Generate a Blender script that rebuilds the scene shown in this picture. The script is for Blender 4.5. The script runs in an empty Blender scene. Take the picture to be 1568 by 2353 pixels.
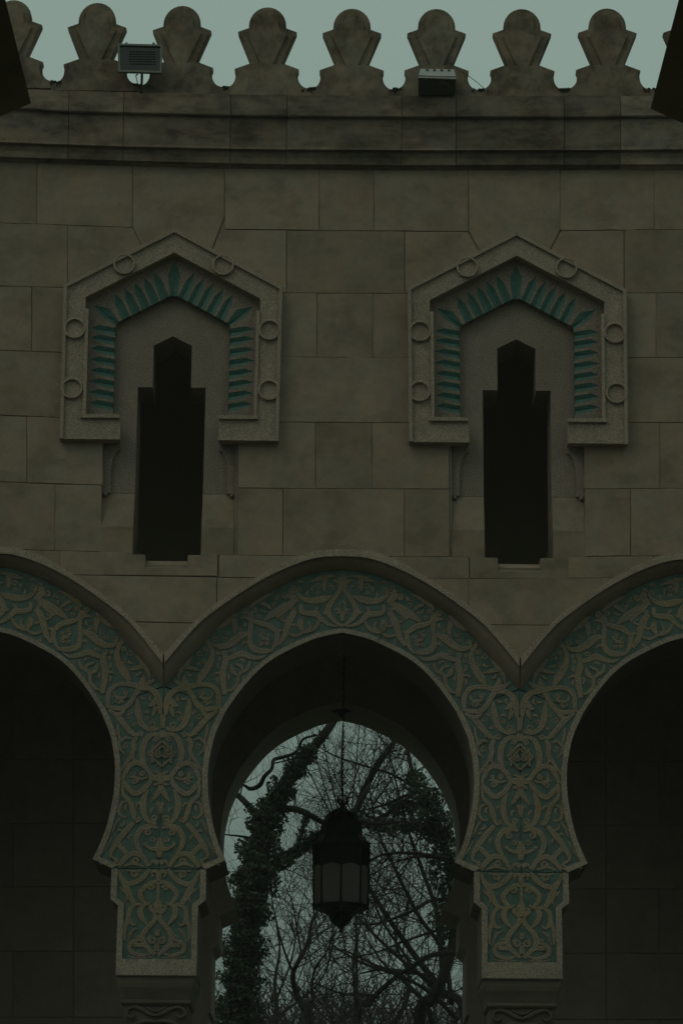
import bpy, bmesh, math, random
from mathutils import Vector, Matrix
from mathutils.geometry import tessellate_polygon
random.seed(7)
R = math.radians
S = bpy.context.scene
COL = S.collection

# ------------------------------------------------------------------ camera
L = 24.0            # camera to the face of the arcade
EYE = 1.6
FPX = 6420.0        # focal length in units of 1/1568 of the picture width
TH = math.atan(1874.0/FPX)
ROLL = 0.0088
CT, ST = math.cos(TH), math.sin(TH)
cam = bpy.data.cameras.new('camera'); cam_o = bpy.data.objects.new('camera', cam); COL.objects.link(cam_o)
Fv = Vector((0, CT, ST)); Uv = Vector((0, -ST, CT)); Rv = Vector((1, 0, 0))
Rc = Rv*math.cos(ROLL)+Uv*math.sin(ROLL); Uc = -Rv*math.sin(ROLL)+Uv*math.cos(ROLL)
m = Matrix((Rc, Uc, -Fv)).transposed().to_4x4(); m.translation = Vector((-0.015, -L, EYE))
cam_o.matrix_world = m
cam.sensor_fit = 'HORIZONTAL'; cam.sensor_width = 24; cam.lens = 24*FPX/1568
cam.clip_start = 0.1; cam.clip_end = 2000
S.camera = cam_o
S.cycles.diffuse_bounces = 8; S.cycles.max_bounces = 12
S.render.resolution_x = 682; S.render.resolution_y = 1024

# ------------------------------------------------------------------ sky, sun, exposure
SUN_EL, SUN_AZ = R(48), R(-48)      # azimuth seen from the wall: from the left and in front
w = bpy.data.worlds.new('World'); S.world = w; w.use_nodes = True
nt = w.node_tree; nt.nodes.clear()
out = nt.nodes.new('ShaderNodeOutputWorld'); bg = nt.nodes.new('ShaderNodeBackground')
sky = nt.nodes.new('ShaderNodeTexSky'); sky.sky_type = 'NISHITA'; sky.sun_disc = False
sky.sun_elevation = SUN_EL; sky.sun_rotation = R(180)+SUN_AZ*-1
sky.air_density = 1.0; sky.dust_density = 5.0; sky.ozone_density = 1.0
hs = nt.nodes.new('ShaderNodeHueSaturation'); hs.inputs['Saturation'].default_value = 0.25
mx = nt.nodes.new('ShaderNodeMix'); mx.data_type = 'RGBA'; mx.inputs[0].default_value = 0.90
tc = nt.nodes.new('ShaderNodeTexCoord'); cl = nt.nodes.new('ShaderNodeTexNoise'); cl.inputs['Scale'].default_value = 2.2; cl.inputs['Detail'].default_value = 5
cr = nt.nodes.new('ShaderNodeValToRGB')
cr.color_ramp.elements[0].position = .3; cr.color_ramp.elements[0].color = (4.95, 7.05, 6.20, 1)
cr.color_ramp.elements[1].position = .7; cr.color_ramp.elements[1].color = (6.15, 8.15, 7.00, 1)
nt.links.new(tc.outputs['Generated'], cl.inputs['Vector']); nt.links.new(cl.outputs['Fac'], cr.inputs['Fac'])
nt.links.new(sky.outputs[0], hs.inputs['Color']); nt.links.new(hs.outputs[0], mx.inputs[6]); nt.links.new(cr.outputs[0], mx.inputs[7])
sx = nt.nodes.new('ShaderNodeSeparateXYZ'); nt.links.new(tc.outputs['Generated'], sx.inputs[0])
gr = nt.nodes.new('ShaderNodeValToRGB'); e_ = gr.color_ramp.elements
e_[0].position = 0.0; e_[0].color = (.36, .36, .37, 1); e_[1].position = 1.0; e_[1].color = (1.3, 1.28, 1.28, 1)
for p_, c_ in ((.16, .60), (.28, .77), (.40, .98)): q_ = e_.new(p_); q_.color = (c_, c_, c_, 1)
nt.links.new(sx.outputs[2], gr.inputs[0])
m2 = nt.nodes.new('ShaderNodeMix'); m2.data_type = 'RGBA'; m2.blend_type = 'MULTIPLY'; m2.inputs[0].default_value = 1
nt.links.new(mx.outputs[2], m2.inputs[6]); nt.links.new(gr.outputs[0], m2.inputs[7]); nt.links.new(m2.outputs[2], bg.inputs['Color']); bg.inputs['Strength'].default_value = 0.12
nt.links.new(bg.outputs[0], out.inputs['Surface'])
sl = bpy.data.lights.new('sun', 'SUN'); sl.energy = 0.6; sl.angle = R(25); sl.color = (1, .85, .70)
so = bpy.data.objects.new('sun', sl); COL.objects.link(so)
sd = Vector((math.sin(SUN_AZ)*math.cos(SUN_EL), -math.cos(SUN_AZ)*math.cos(SUN_EL), math.sin(SUN_EL)))
so.rotation_euler = sd.to_track_quat('Z', 'Y').to_euler(); so.location = sd*60
vs = S.view_settings; vs.view_transform = 'Standard'; vs.look = 'None'; vs.gamma = 1; vs.exposure = -1.35
try: vs.use_curve_mapping = False
except Exception: pass

# ------------------------------------------------------------------ projection helpers (picture units -> wall plane)
def Q(u, v, d=0.0):
    a, b = u-784.0, v-1176.0
    up = a*math.cos(ROLL)+b*math.sin(ROLL); vp = -a*math.sin(ROLL)+b*math.cos(ROLL)
    t = (L+d)/(FPX*CT+vp*ST)
    return Vector((-0.015+up*t, d, EYE+(FPX*ST-vp*CT)*t))
def T(du, v, d=0.0):           # levelled version, du from an axis of symmetry -> (x, z)
    vp = v-1176.0; t = (L+d)/(FPX*CT+vp*ST)
    return (du*t, EYE+(FPX*ST-vp*CT)*t)
PD = 0.12                      # depth of the ornamented arch face behind the wall face
BAY = 2*T(408.0, 1570, PD)[0]

def catmull(pts, n=6):
    P = [tuple(p) for p in pts]
    if len(P) < 3: n = max(n, 3)
    out = []
    Q0 = [tuple(2*a-b for a, b in zip(P[0], P[1]))]+P+[tuple(2*a-b for a, b in zip(P[-1], P[-2]))]
    for i in range(1, len(Q0)-2):
        p0, p1, p2, p3 = Q0[i-1:i+3]
        for k in range(n):
            t = k/n
            out.append(tuple(.5*((2*b)+(-a+c)*t+(2*a-5*b+4*c-d)*t*t+(-a+3*b-3*c+d)*t**3) for a, b, c, d in zip(p0, p1, p2, p3)))
    out.append(P[-1]); return out
def lin(tab):
    def f(x):
        if x <= tab[0][0]:
            (a, b), (c, d) = tab[0], tab[1]
        elif x >= tab[-1][0]:
            (a, b), (c, d) = tab[-2], tab[-1]
        else:
            for i in range(len(tab)-1):
                if tab[i][0] <= x <= tab[i+1][0]:
                    (a, b), (c, d) = tab[i], tab[i+1]; break
        return b+(d-b)*(x-a)/(c-a)
    return f

# ------------------------------------------------------------------ object helpers
def thing(name, label, cat, loc=(0, 0, 0), group=None):
    o = bpy.data.objects.new(name, None); COL.objects.link(o); o.location = loc
    o['label'] = label; o['category'] = cat
    if group: o['group'] = group
    return o
def wloc(o):
    v = Vector(o.location)
    while o.parent: o = o.parent; v += Vector(o.location)
    return v
def obj(name, bm, mat, parent=None, smooth=False, kind=None, origin=None):
    """mesh given in world coordinates; origin moves its pivot"""
    og = Vector(origin) if origin is not None else (wloc(parent) if parent else Vector((0, 0, 0)))
    bmesh.ops.translate(bm, verts=bm.verts, vec=-og)
    me = bpy.data.meshes.new(name); bm.to_mesh(me); bm.free()
    if smooth:
        for p in me.polygons: p.use_smooth = True
    if mat: me.materials.append(mat)
    o = bpy.data.objects.new(name, me); COL.objects.link(o)
    if parent:
        o.parent = parent; o.location = og-wloc(parent)
    else: o.location = og
    if kind: o['kind'] = kind
    return o
def prism(bm, poly, y0, y1, holes=(), inset=0.0, ydepth=0.0):
    """poly (x,z) extruded from y0 (front) to y1; optional small chamfer on convex outlines"""
    loops = [[Vector((x, z, 0)) for x, z in poly]]+[[Vector((x, z, 0)) for x, z in h] for h in holes]
    tris = tessellate_polygon(loops)
    flat = [p for l in loops for p in l]
    fr_pts = flat
    if inset > 0 and not holes:
        cx = sum(p.x for p in flat)/len(flat); cz = sum(p.y for p in flat)/len(flat)
        fr_pts = []
        for p in flat:
            dx, dz = cx-p.x, cz-p.y
            fr_pts.append(Vector((p.x+math.copysign(min(abs(dx), inset), dx), p.y+math.copysign(min(abs(dz), inset), dz), 0)))
    fr = [bm.verts.new((p.x, y0, p.y)) for p in fr_pts]
    if inset > 0 and not holes:
        md = [bm.verts.new((p.x, y0+ydepth, p.y)) for p in flat]
    bk = [bm.verts.new((p.x, y1, p.y)) for p in flat]
    for t in tris:
        for vs_, rev in ((fr, 0), (bk, 1)):
            q = [vs_[i] for i in t]
            if rev: q.reverse()
            try: bm.faces.new(q)
            except ValueError: pass
    i0 = 0
    for l in loops:
        n = len(l)
        for i in range(n):
            a, b = i0+i, i0+(i+1) % n
            if inset > 0 and not holes:
                bm.faces.new((fr[a], fr[b], md[b], md[a])); bm.faces.new((md[a], md[b], bk[b], bk[a]))
            else: bm.faces.new((fr[a], fr[b], bk[b], bk[a]))
        i0 += n
    bmesh.ops.recalc_face_normals(bm, faces=bm.faces)
    return bm
def box(bm, x0, x1, y0, y1, z0, z1):
    v = [bm.verts.new((x, y, z)) for x in (x0, x1) for y in (y0, y1) for z in (z0, z1)]
    for f in ((0, 1, 3, 2), (4, 6, 7, 5), (0, 4, 5, 1), (2, 3, 7, 6), (0, 2, 6, 4), (1, 5, 7, 3)):
        bm.faces.new([v[i] for i in f])
    return bm
def tube(bm, pts, rad, n=6, cap=True):
    pts = [Vector(p) for p in pts]; rings = []
    nrm = None
    for i, p in enumerate(pts):
        t = (pts[min(i+1, len(pts)-1)]-pts[max(i-1, 0)])
        if t.length < 1e-9: t = Vector((0, 0, 1))
        t.normalize()
        if nrm is None:
            nrm = t.orthogonal().normalized()
        else:
            nrm = (nrm-t*nrm.dot(t))
            nrm = nrm.normalized() if nrm.length > 1e-6 else t.orthogonal().normalized()
        b = t.cross(nrm); r = rad[i] if hasattr(rad, '__len__') else rad
        rings.append([bm.verts.new(p+(nrm*math.cos(2*math.pi*k/n)+b*math.sin(2*math.pi*k/n))*r) for k in range(n)])
    for a, b in zip(rings, rings[1:]):
        for k in range(n): bm.faces.new((a[k], a[(k+1) % n], b[(k+1) % n], b[k]))
    if cap and n > 2:
        bm.faces.new(list(reversed(rings[0]))); bm.faces.new(rings[-1])
    return bm
def lathe(bm, prof, n=24, c=(0, 0, 0), a0=0.0):
    rings = []
    for r, z in prof:
        rings.append([bm.verts.new((c[0]+r*math.cos(a0+2*math.pi*k/n), c[1]+r*math.sin(a0+2*math.pi*k/n), c[2]+z)) for k in range(n)])
    for a, b in zip(rings, rings[1:]):
        for k in range(n): bm.faces.new((a[k], a[(k+1) % n], b[(k+1) % n], b[k]))
    bm.faces.new(rings[0]); bm.faces.new(rings[-1])
    bmesh.ops.recalc_face_normals(bm, faces=bm.faces)
    return bm

# ------------------------------------------------------------------ materials
def new_mat(name):
    mt = bpy.data.materials.new(name); mt.use_nodes = True
    n = mt.node_tree.nodes; b = n['Principled BSDF']
    b.inputs['Specular IOR Level'].default_value = 0.2
    return mt, mt.node_tree, b
def N(nt, typ, **kw):
    n = nt.nodes.new(typ)
    for k, v in kw.items(): setattr(n, k, v)
    return n
def noise(nt, vec, scale, detail=4, rough=.6, sc=(1, 1, 1)):
    mp = N(nt, 'ShaderNodeMapping'); mp.inputs['Scale'].default_value = sc
    nt.links.new(vec, mp.inputs['Vector'])
    t = N(nt, 'ShaderNodeTexNoise'); t.inputs['Scale'].default_value = scale; t.inputs['Detail'].default_value = detail; t.inputs['Roughness'].default_value = rough
    nt.links.new(mp.outputs[0], t.inputs['Vector']); return t.outputs['Fac']
def ramp(nt, fac, stops):
    r = N(nt, 'ShaderNodeValToRGB'); e = r.color_ramp.elements
    while len(e) < len(stops): e.new(.5)
    for el, (p, c) in zip(e, stops):
        el.position = p; el.color = (c, c, c, 1) if isinstance(c, (int, float)) else (*c, 1)
    nt.links.new(fac, r.inputs[0]); return r.outputs[0]
def mixc(nt, mode, fac, a, b):
    x = N(nt, 'ShaderNodeMix', data_type='RGBA', blend_type=mode)
    for sock, val in ((x.inputs[0], fac), (x.inputs[6], a), (x.inputs[7], b)):
        if isinstance(val, (int, float)): sock.default_value = val
        elif isinstance(val, tuple): sock.default_value = (*val, 1)
        else: nt.links.new(val, sock)
    return x.outputs[2]
def stone(name, base, stain=.5, grain=.12, speck=0.0, speck_scale=90, rough=.9, bump=.15, warm=(.30, .25, .19), rnd=.22, streak=0.0, bump_scale=60, streak_sc=(1.6, 1, .45), mottle=.0):
    mt, nt, b = new_mat(name)
    tc = N(nt, 'ShaderNodeNewGeometry').outputs['Position']
    oi = N(nt, 'ShaderNodeObjectInfo')
    # each block drawn from its own place in the quarry
    add = N(nt, 'ShaderNodeVectorMath', operation='MULTIPLY_ADD'); cmb = N(nt, 'ShaderNodeCombineXYZ')
    for i in range(3): nt.links.new(oi.outputs['Random'], cmb.inputs[i])
    nt.links.new(cmb.outputs[0], add.inputs[0]); add.inputs[1].default_value = (31, 17, 23); nt.links.new(tc, add.inputs[2])
    pv = add.outputs[0]
    c = mixc(nt, 'MIX', ramp(nt, noise(nt, pv, 1.6, 5), [(.35, 0.0), (.7, .75)]), base, warm)
    c = mixc(nt, 'MULTIPLY', stain, c, ramp(nt, noise(nt, pv, 2.6, 8, .65), [(.30, (.52, .50, .47)), (.5, (.86, .86, .86)), (.72, (1.12, 1.10, 1.05))]))
    c = mixc(nt, 'MULTIPLY', stain, c, ramp(nt, noise(nt, pv, 11, 6, .7), [(.3, .72), (.6, 1.05)]))
    if streak > 0:
        c = mixc(nt, 'MULTIPLY', streak, c, ramp(nt, noise(nt, tc, 3.5, 7, .7, streak_sc), [(.36, (.20, .19, .18)), (.52, (.8, .8, .8)), (.75, (1.15, 1.14, 1.1))]))
    if mottle > 0:
        c = mixc(nt, 'MULTIPLY', mottle, c, ramp(nt, noise(nt, pv, 4.5, 4, .6), [(.36, (.86, .97, 1.06)), (.5, (1, 1, 1)), (.64, (1.10, .98, .92))]))
        c = mixc(nt, 'MULTIPLY', mottle, c, ramp(nt, noise(nt, pv, 1.9, 7, .62, (1, 1, 1.7)), [(.38, .62), (.45, .95), (.62, 1.10)]))
    r = ramp(nt, oi.outputs['Random'], [(0, (1-rnd, 1-rnd, 1-rnd*1.1)), (.5, (1, .98, .97)), (1, (1+rnd*.5, 1+rnd*.52, 1+rnd*.5))])
    c = mixc(nt, 'MULTIPLY', 1.0, c, r)
    g = noise(nt, tc, speck_scale, 2, .8)
    if speck > 0:
        c = mixc(nt, 'MULTIPLY', speck, c, ramp(nt, g, [(.36, .25), (.47, .85), (.55, 1.1), (.66, 1.9)]))
    c = mixc(nt, 'MULTIPLY', grain, c, ramp(nt, noise(nt, tc, 160, 2, .8), [(.3, .5), (.7, 1.5)]))
    nt.links.new(c, b.inputs['Base Color']); b.inputs['Roughness'].default_value = rough
    bp = N(nt, 'ShaderNodeBump'); bp.inputs['Strength'].default_value = bump; bp.inputs['Distance'].default_value = .012
    h = N(nt, 'ShaderNodeMath', operation='ADD'); nt.links.new(noise(nt, tc, bump_scale, 6, .7), h.inputs[0]); nt.links.new(noise(nt, tc, 7, 4), h.inputs[1])
    nt.links.new(h.outputs[0], bp.inputs['Height']); nt.links.new(bp.outputs[0], b.inputs['Normal'])
    return mt
def plain(name, col, rough=.6, metal=0.0, var=.25, scale=12, spec=.3):
    mt, nt, b = new_mat(name)
    tc = N(nt, 'ShaderNodeNewGeometry').outputs['Position']
    c = mixc(nt, 'MULTIPLY', 1.0, col, ramp(nt, noise(nt, tc, scale, 6, .7), [(.3, 1-var), (.7, 1+var)]))
    nt.links.new(c, b.inputs['Base Color']); b.inputs['Roughness'].default_value = rough; b.inputs['Metallic'].default_value = metal
    b.inputs['Specular IOR Level'].default_value = spec
    return mt
M_WALL = stone('limestone_wall', (.294, .228, .166), stain=.5, grain=.25, rnd=.12, warm=(.266, .220, .168), mottle=.45)
M_CORN = stone('weathered_cornice', (.31, .250, .19), stain=.75, grain=.25, streak=.75, rnd=.26, warm=(.24, .19, .145), streak_sc=(.55, 1, 1.5), mottle=.6)
M_MERL = stone('weathered_merlon', (.29, .235, .17), stain=.9, grain=.25, streak=.75, rnd=.12, bump=.3, warm=(.25, .20, .15), streak_sc=(1.3, 1, 1.0), mottle=.6)
M_GRAN = stone('exposed_aggregate', (.345, .280, .218), stain=.35, grain=.3, speck=.5, speck_scale=95, rnd=.05, bump=.45, warm=(.315, .25, .195))
M_PANEL = stone('aggregate_panel', (.26, .215, .17), stain=.4, grain=.3, speck=.45, speck_scale=80, rnd=.05, bump=.4, warm=(.235, .19, .155))
M_MOLD = stone('arch_molding', (.24, .195, .15), stain=.45, grain=.2, rnd=.05)
M_RELIEF = stone('relief_stone', (.250, .208, .165), stain=.45, grain=.3, speck=.45, speck_scale=80, rnd=.06, bump=.5, warm=(.25, .205, .115))
M_RIM = stone('rim_stone', (.285, .245, .20), stain=.4, grain=.3, speck=.5, speck_scale=80, rnd=.06, bump=.4)
M_MORTAR = stone('mortar', (.17, .145, .11), stain=.5, rnd=0)
M_INNER = stone('interior_stone', (.25, .212, .17), stain=.45, rnd=.07, warm=(.22, .185, .145))
M_SOFF_SHADED = stone('shaded_soffit_stone', (.13, .112, .088), stain=.45, rnd=.06, warm=(.115, .095, .075))  # same stone, colour darkened to put shade into soffits, capitals and columns
M_DARK = stone('interior_plaster', (.30, .26, .19), stain=.4, rnd=0, warm=(.27, .23, .17))
M_ROOM = stone('pale_bounce_room', (.86, .80, .62), stain=.1, rnd=0, warm=(.82, .76, .60))  # pale colour invented so bounced light lifts the dark window slits
M_TEAL = plain('teal_glaze', (.068, .115, .095), .6, var=.4, scale=9, spec=.3)
M_TEAL2 = plain('teal_flute', (.028, .098, .082), .5, var=.4, scale=30, spec=.35)
M_IRON = plain('black_iron', (.012, .012, .010), .5, .6)
M_METAL = plain('grey_cast_metal', (.16, .17, .14), .45, .3, var=.2, scale=40)
M_BOXLID = plain('pale_grey_metal', (.33, .34, .31), .5, .0, var=.12, scale=40)
M_LENS = plain('dark_lens', (.016, .016, .014), .22, 0, var=.35, scale=8, spec=.6)
M_FIN = plain('reflector_fins', (.045, .045, .04), .5, .2)
M_FLOOR = plain('dark_paving', (.13, .11, .08), .85, var=.4, scale=3)
M_BARK = plain('bark', (.020, .018, .014), .95, var=.5, scale=14, spec=.1)
M_TWIG = plain('twig_bark', (.018, .016, .013), .95, var=.3, scale=20, spec=.1)
M_IVY = plain('ivy_leaf', (.030, .058, .028), .6, var=.65, scale=9, spec=.25)
M_CABLE = plain('black_cable', (.015, .02, .018), .6)
def glass_mat():
    mt, nt, b = new_mat('frosted_glass')
    tc = N(nt, 'ShaderNodeNewGeometry').outputs['Position']
    c = mixc(nt, 'MIX', ramp(nt, noise(nt, tc, 70, 4, .7), [(.3, 0.), (.7, 1.)]), (.88, .84, .82), (.70, .66, .64))
    nt.links.new(c, b.inputs['Base Color']); b.inputs['Roughness'].default_value = .6
    tr = N(nt, 'ShaderNodeBsdfTranslucent'); nt.links.new(c, tr.inputs[0])
    ms = N(nt, 'ShaderNodeMixShader'); ms.inputs[0].default_value = .93
    nt.links.new(b.outputs[0], ms.inputs[1]); nt.links.new(tr.outputs[0], ms.inputs[2])
    nt.links.new(ms.outputs[0], nt.nodes['Material Output'].inputs[0]); return mt
M_GLASS = glass_mat()

# ------------------------------------------------------------------ ground
bm = bmesh.new(); bmesh.ops.create_grid(bm, x_segments=2, y_segments=2, size=200)
g = obj('ground', bm, plain('lawn', (.035, .04, .022), .95, var=.4, scale=2)); g['kind'] = 'structure'; g.location.z = -.02
bm = box(bmesh.new(), -9, 9, -27, 4.4, -.015, 0.0)
p = obj('courtyard_paving', bm, M_FLOOR); p['kind'] = 'structure'

# ------------------------------------------------------------------ arcade: shared outlines (levelled units, du from the arch axis)
OPEN = catmull([(0, 1454), (36, 1461), (74, 1472.7), (146, 1508), (192, 1542.7), (231.5, 1587.6), (264, 1634)], 4) + \
       catmull([(264, 1634), (288, 1686.5), (297, 1720.6), (303.5, 1755), (305.6, 1795.7), (303, 1840), (293, 1896.6), (280.5, 1938.5), (263, 1979.3)], 4)[1:]
CROWN_N = 25
TIP = (263, 1979.3)
LOWER = [(307.5, 2000), (308, 2071), (325.5, 2085), (327.5, 2247)]
RIM_T = catmull([(0, 1261), (58, 1264.5), (104, 1277), (138, 1291.5), (210, 1334.5), (276, 1377.4), (319, 1411), (352, 1444), (381, 1473.5), (408, 1505)], 5)
RIM_B = catmull([(0, 1277), (60, 1281.5), (131, 1306), (210, 1348), (309, 1417.3), (355, 1463.6), (408, 1527)], 6)
MOLD_B = catmull([(0, 1307), (53, 1314), (126, 1338.5), (198, 1380.3), (264, 1423.3), (326, 1490), (372, 1539.3), (408, 1582)], 6)
def TX(pt, d=0.0, ax=0.0, sgn=1):
    x, z = T(pt[0], pt[1], d); return (ax+sgn*x, z)
def clampx(pts, ax, half):     # keep an arch's line on its own side of the pillar axis
    return [(max(ax-half, min(ax+half, x)), z) for x, z in pts]
def both(line, d, ax):         # left end -> axis -> right end
    a = [TX(p, d, ax, -1) for p in reversed(line)]; b = [TX(p, d, ax, 1) for p in line[1:]]
    return a+b

arc = thing('arcade_building', 'pale limestone arcade building with merlons on top, two slit windows and turquoise carved horseshoe arches', 'building', (0, .5, 0))

# ---- core of the front wall (mortar shows in the joints)
zTop = Q(784, 215, 0)[2]
HX = 1.5*BAY
ext = [(-HX, zTop), ]
low = []
for k in (-1, 0, 1):
    pts = both([((a+c)/2, (b+e)/2) for (a, b), (c, e) in zip(catmull([(p[0], p[1]) for p in RIM_T[::5]], 6), catmull([(p[0], p[1]) for p in RIM_T[::5]], 6))], 0, k*BAY)
    low += clampx(pts, k*BAY, BAY/2) if not low else clampx(pts, k*BAY, BAY/2)[1:]
poly = [(-HX, zTop)]+low+[(HX, zTop)]
def rect(ax, hu, v0, v1, hu2=None):
    hu2 = hu if hu2 is None else hu2
    return [TX((hu, v0), 0, ax, -1), TX((hu, v0), 0, ax, 1), TX((hu2, v1), 0, ax, 1), TX((hu2, v1), 0, ax, -1)]
def window_hole(ax):
    h = [(208, 676), (208, 966), (153, 966), (153, 1214), (78.5, 1214), (78.5, 1300)]
    return [TX((0, 560), 0, ax)]+[TX(p, 0, ax) for p in h]+[TX(p, 0, ax, -1) for p in reversed(h)]
holes = [window_hole(s*BAY/2) for s in (-1, 1)]
obj('wall_core', prism(bmesh.new(), poly, .014, .92, holes), M_MORTAR, arc)

# ---- coursed stone blocks of the front wall
LC = lin([(0, 355), (285, 366), (530, 372), (784, 376), (1048, 376), (1568, 374)])
L1 = lin([(0, 511.3), (304, 521.7), (520, 525.9), (733, 528.5), (1074, 531), (1288, 528.5), (1568, 526.9)])
L2 = lin([(0, 656), (148, 660), (400, 668), (658, 672.6), (929, 673.7), (1433, 672.6), (1568, 671.6)])
L3 = lin([(0, 804), (135, 809), (400, 816), (658, 820), (927, 821), (1568, 821)])
L4 = lin([(0, 953.7), (135, 959.4), (400, 966), (658, 969.7), (925, 971), (1444, 970.9), (1568, 970.5)])
L5 = lin([(0, 1106.6), (127, 1112), (233, 1114), (601, 1121.6), (988, 1123.5), (1354, 1122.9), (1568, 1121.7)])
L6 = lin([(0, 1261), (77, 1263.3), (305, 1269.8), (546, 1276), (688, 1277), (944, 1279.4), (1270, 1279.4), (1568, 1276)])
L7 = lin([(0, 1318), (271, 1322), (496, 1326), (784, 1328.5), (1078, 1329), (1302, 1328), (1568, 1327)])
L8 = lin([(0, 1427), (332, 1429), (430, 1431.3), (1144, 1435.3), (1243, 1436), (1568, 1436)])
L9 = lin([(0, 1515), (1568, 1515)])
def arch_v(u):
    """raw v of the middle of the rim above raw u"""
    best = 9999
    x = Q(u, 1400)[0]
    for k in (-1, 0, 1):
        dx = abs(x-k*BAY)
        if dx > BAY/2+.001: continue
        f = lin([(T(a, b)[0], b) for a, b in RIM_T]); v = f(dx)+8
        for _ in range(3):      # refine for the small lean of the picture
            x2 = Q(u, v)[0]; dx = abs(x2-k*BAY); v = f(min(dx, BAY/2))+8
        # levelled -> raw
        best = min(best, v+ROLL*(u-784))
    return best
def add_block(poly_uv, gap=0.42, jit=True, mat=None, name='stone_block', d=None, y1=.10):
    pts = [Q(u, v, 0) for u, v in poly_uv]
    d = random.uniform(-.002, .0025) if d is None else d
    cx = sum(p[0] for p in pts)/len(pts); cz = sum(p[2] for p in pts)/len(pts)
    g_ = gap*.0037
    P2 = [(p[0]+math.copysign(g_, cx-p[0]), p[2]+math.copysign(g_, cz-p[2])) for p in pts]
    P3 = []
    for (xa, za), (xb, zb) in zip(P2, P2[1:]+P2[:1]):
        l = math.hypot(xb-xa, zb-za); n = max(1, int(l/.11)); nx, nz = -(zb-za)/max(l, 1e-6), (xb-xa)/max(l, 1e-6)
        P3.append((xa, za))
        for i in range(1, n):
            t = i/n+random.uniform(-.3, .3)/n; o = random.gauss(0, .0011)
            if random.random() < .06: o = math.copysign(.005, -1)*0+random.choice((-.004, .004))
            P3.append((xa+(xb-xa)*t+nx*o, za+(zb-za)*t+nz*o))
    if len(P2) <= 6: P2 = P3
    b = prism(bmesh.new(), P2, d, y1, (), .0035, .0035)
    return obj(name, b, mat or M_WALL, arc, origin=(cx, d, cz))
def row(top, bot, edges):
    for u0, u1 in zip(edges, edges[1:]):
        if u0 is None or u1 is None: continue
        n = max(2, int((u1-u0)/7)); run = []; runs = []
        for i in range(n+1):
            u = u0+(u1-u0)*i/n; t, b = top(u), min(bot(u), arch_v(u))
            if b-t > 2.5: run.append((u, t, b))
            else:
                if len(run) > 2: runs.append(run)
                run = []
        if len(run) > 1: runs.append(run)
        for r_ in runs:
            clipped = any(abs(b-bot(u)) > .5 for u, t, b in r_)
            if not clipped: P_ = [(r_[0][0], r_[0][1]), (r_[-1][0], r_[-1][1]), (r_[-1][0], r_[-1][2]), (r_[0][0], r_[0][2])]
            else:
                P_ = [(r_[0][0], r_[0][1]), (r_[-1][0], r_[-1][1])]+[(u, b) for u, t, b in reversed(r_)]
            add_block(P_, gap=random.choice((.28, .34, .4, .9)))
row(LC, L1, [-420, -170, 85, 304]); row(LC, L1, [516, 733, 858, 1075]); row(LC, L1, [1286, 1502, 1700, 1990])
add_block([(304, LC(304)), (516, LC(516)), (516, 498), (486, 574), (330, 574), (304, L1(304))], 1.0)
add_block([(1075, LC(1075)), (1286, LC(1286)), (1287, L1(1287)), (1262, 576), (1101, 576), (1075, L1(1075))], 1.3)
row(L1, L2, [-320, -110, 155]); row(L1, L2, [658, 929]); row(L1, L2, [1433.6, 1680, 1990])
add_block([(155, L1(155)), (304, L1(304)), (330, 574), (330, 596), (200, L2(200)), (155, L2(155))])
add_block([(516, 504), (516, L1(516)), (658, L1(658)), (658, L2(658)), (609, L2(609)), (486, 598), (486, 576)], 1.1)
add_block([(929, L1(929)), (1074, L1(1074)), (1101, 576), (1101, 600), (977, L2(977)), (929, L2(929))], 1.0)
add_block([(1288, L1(1288)), (1433, L1(1433)), (1433, L2(1433)), (1388, L2(1388)), (1262, 600), (1262, 576)], 1.0)
row(L2, L3, [-380, -150, 73, 191]); row(L2, L3, [613, 728, 856, 971]); row(L2, L3, [1394, 1506, 1750, 1990])
row(L3, L4, [-260, -60, 188]); row(L3, L4, [612, 971]); row(L3, L4, [1396, 1600, 1990])
row(L4, L5, [-340, -150, 62, 236]); row(L4, L5, [547, 724, 854, 1031]); row(L4, L5, [1341, 1515, 1760, 1990])
row(L5, L6, [-300, -90, 126, 233.5]); row(L5, L6, [544.5, 650, 928, 1032]); row(L5, L6, [1342.5, 1448, 1700, 1990])
row(L6, L7, [-340, -100, 138, 272]); row(L6, L7, [503, 1077]); row(L6, L7, [1302, 1500, 1990])
row(L7, L8, [-420, 100, 498, 784]); row(L7, L8, [784, 1076, 1500, 1990])
row(L8, L9, [-500, 0, 784]); row(L8, L9, [784, 1568, 1990])

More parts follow.
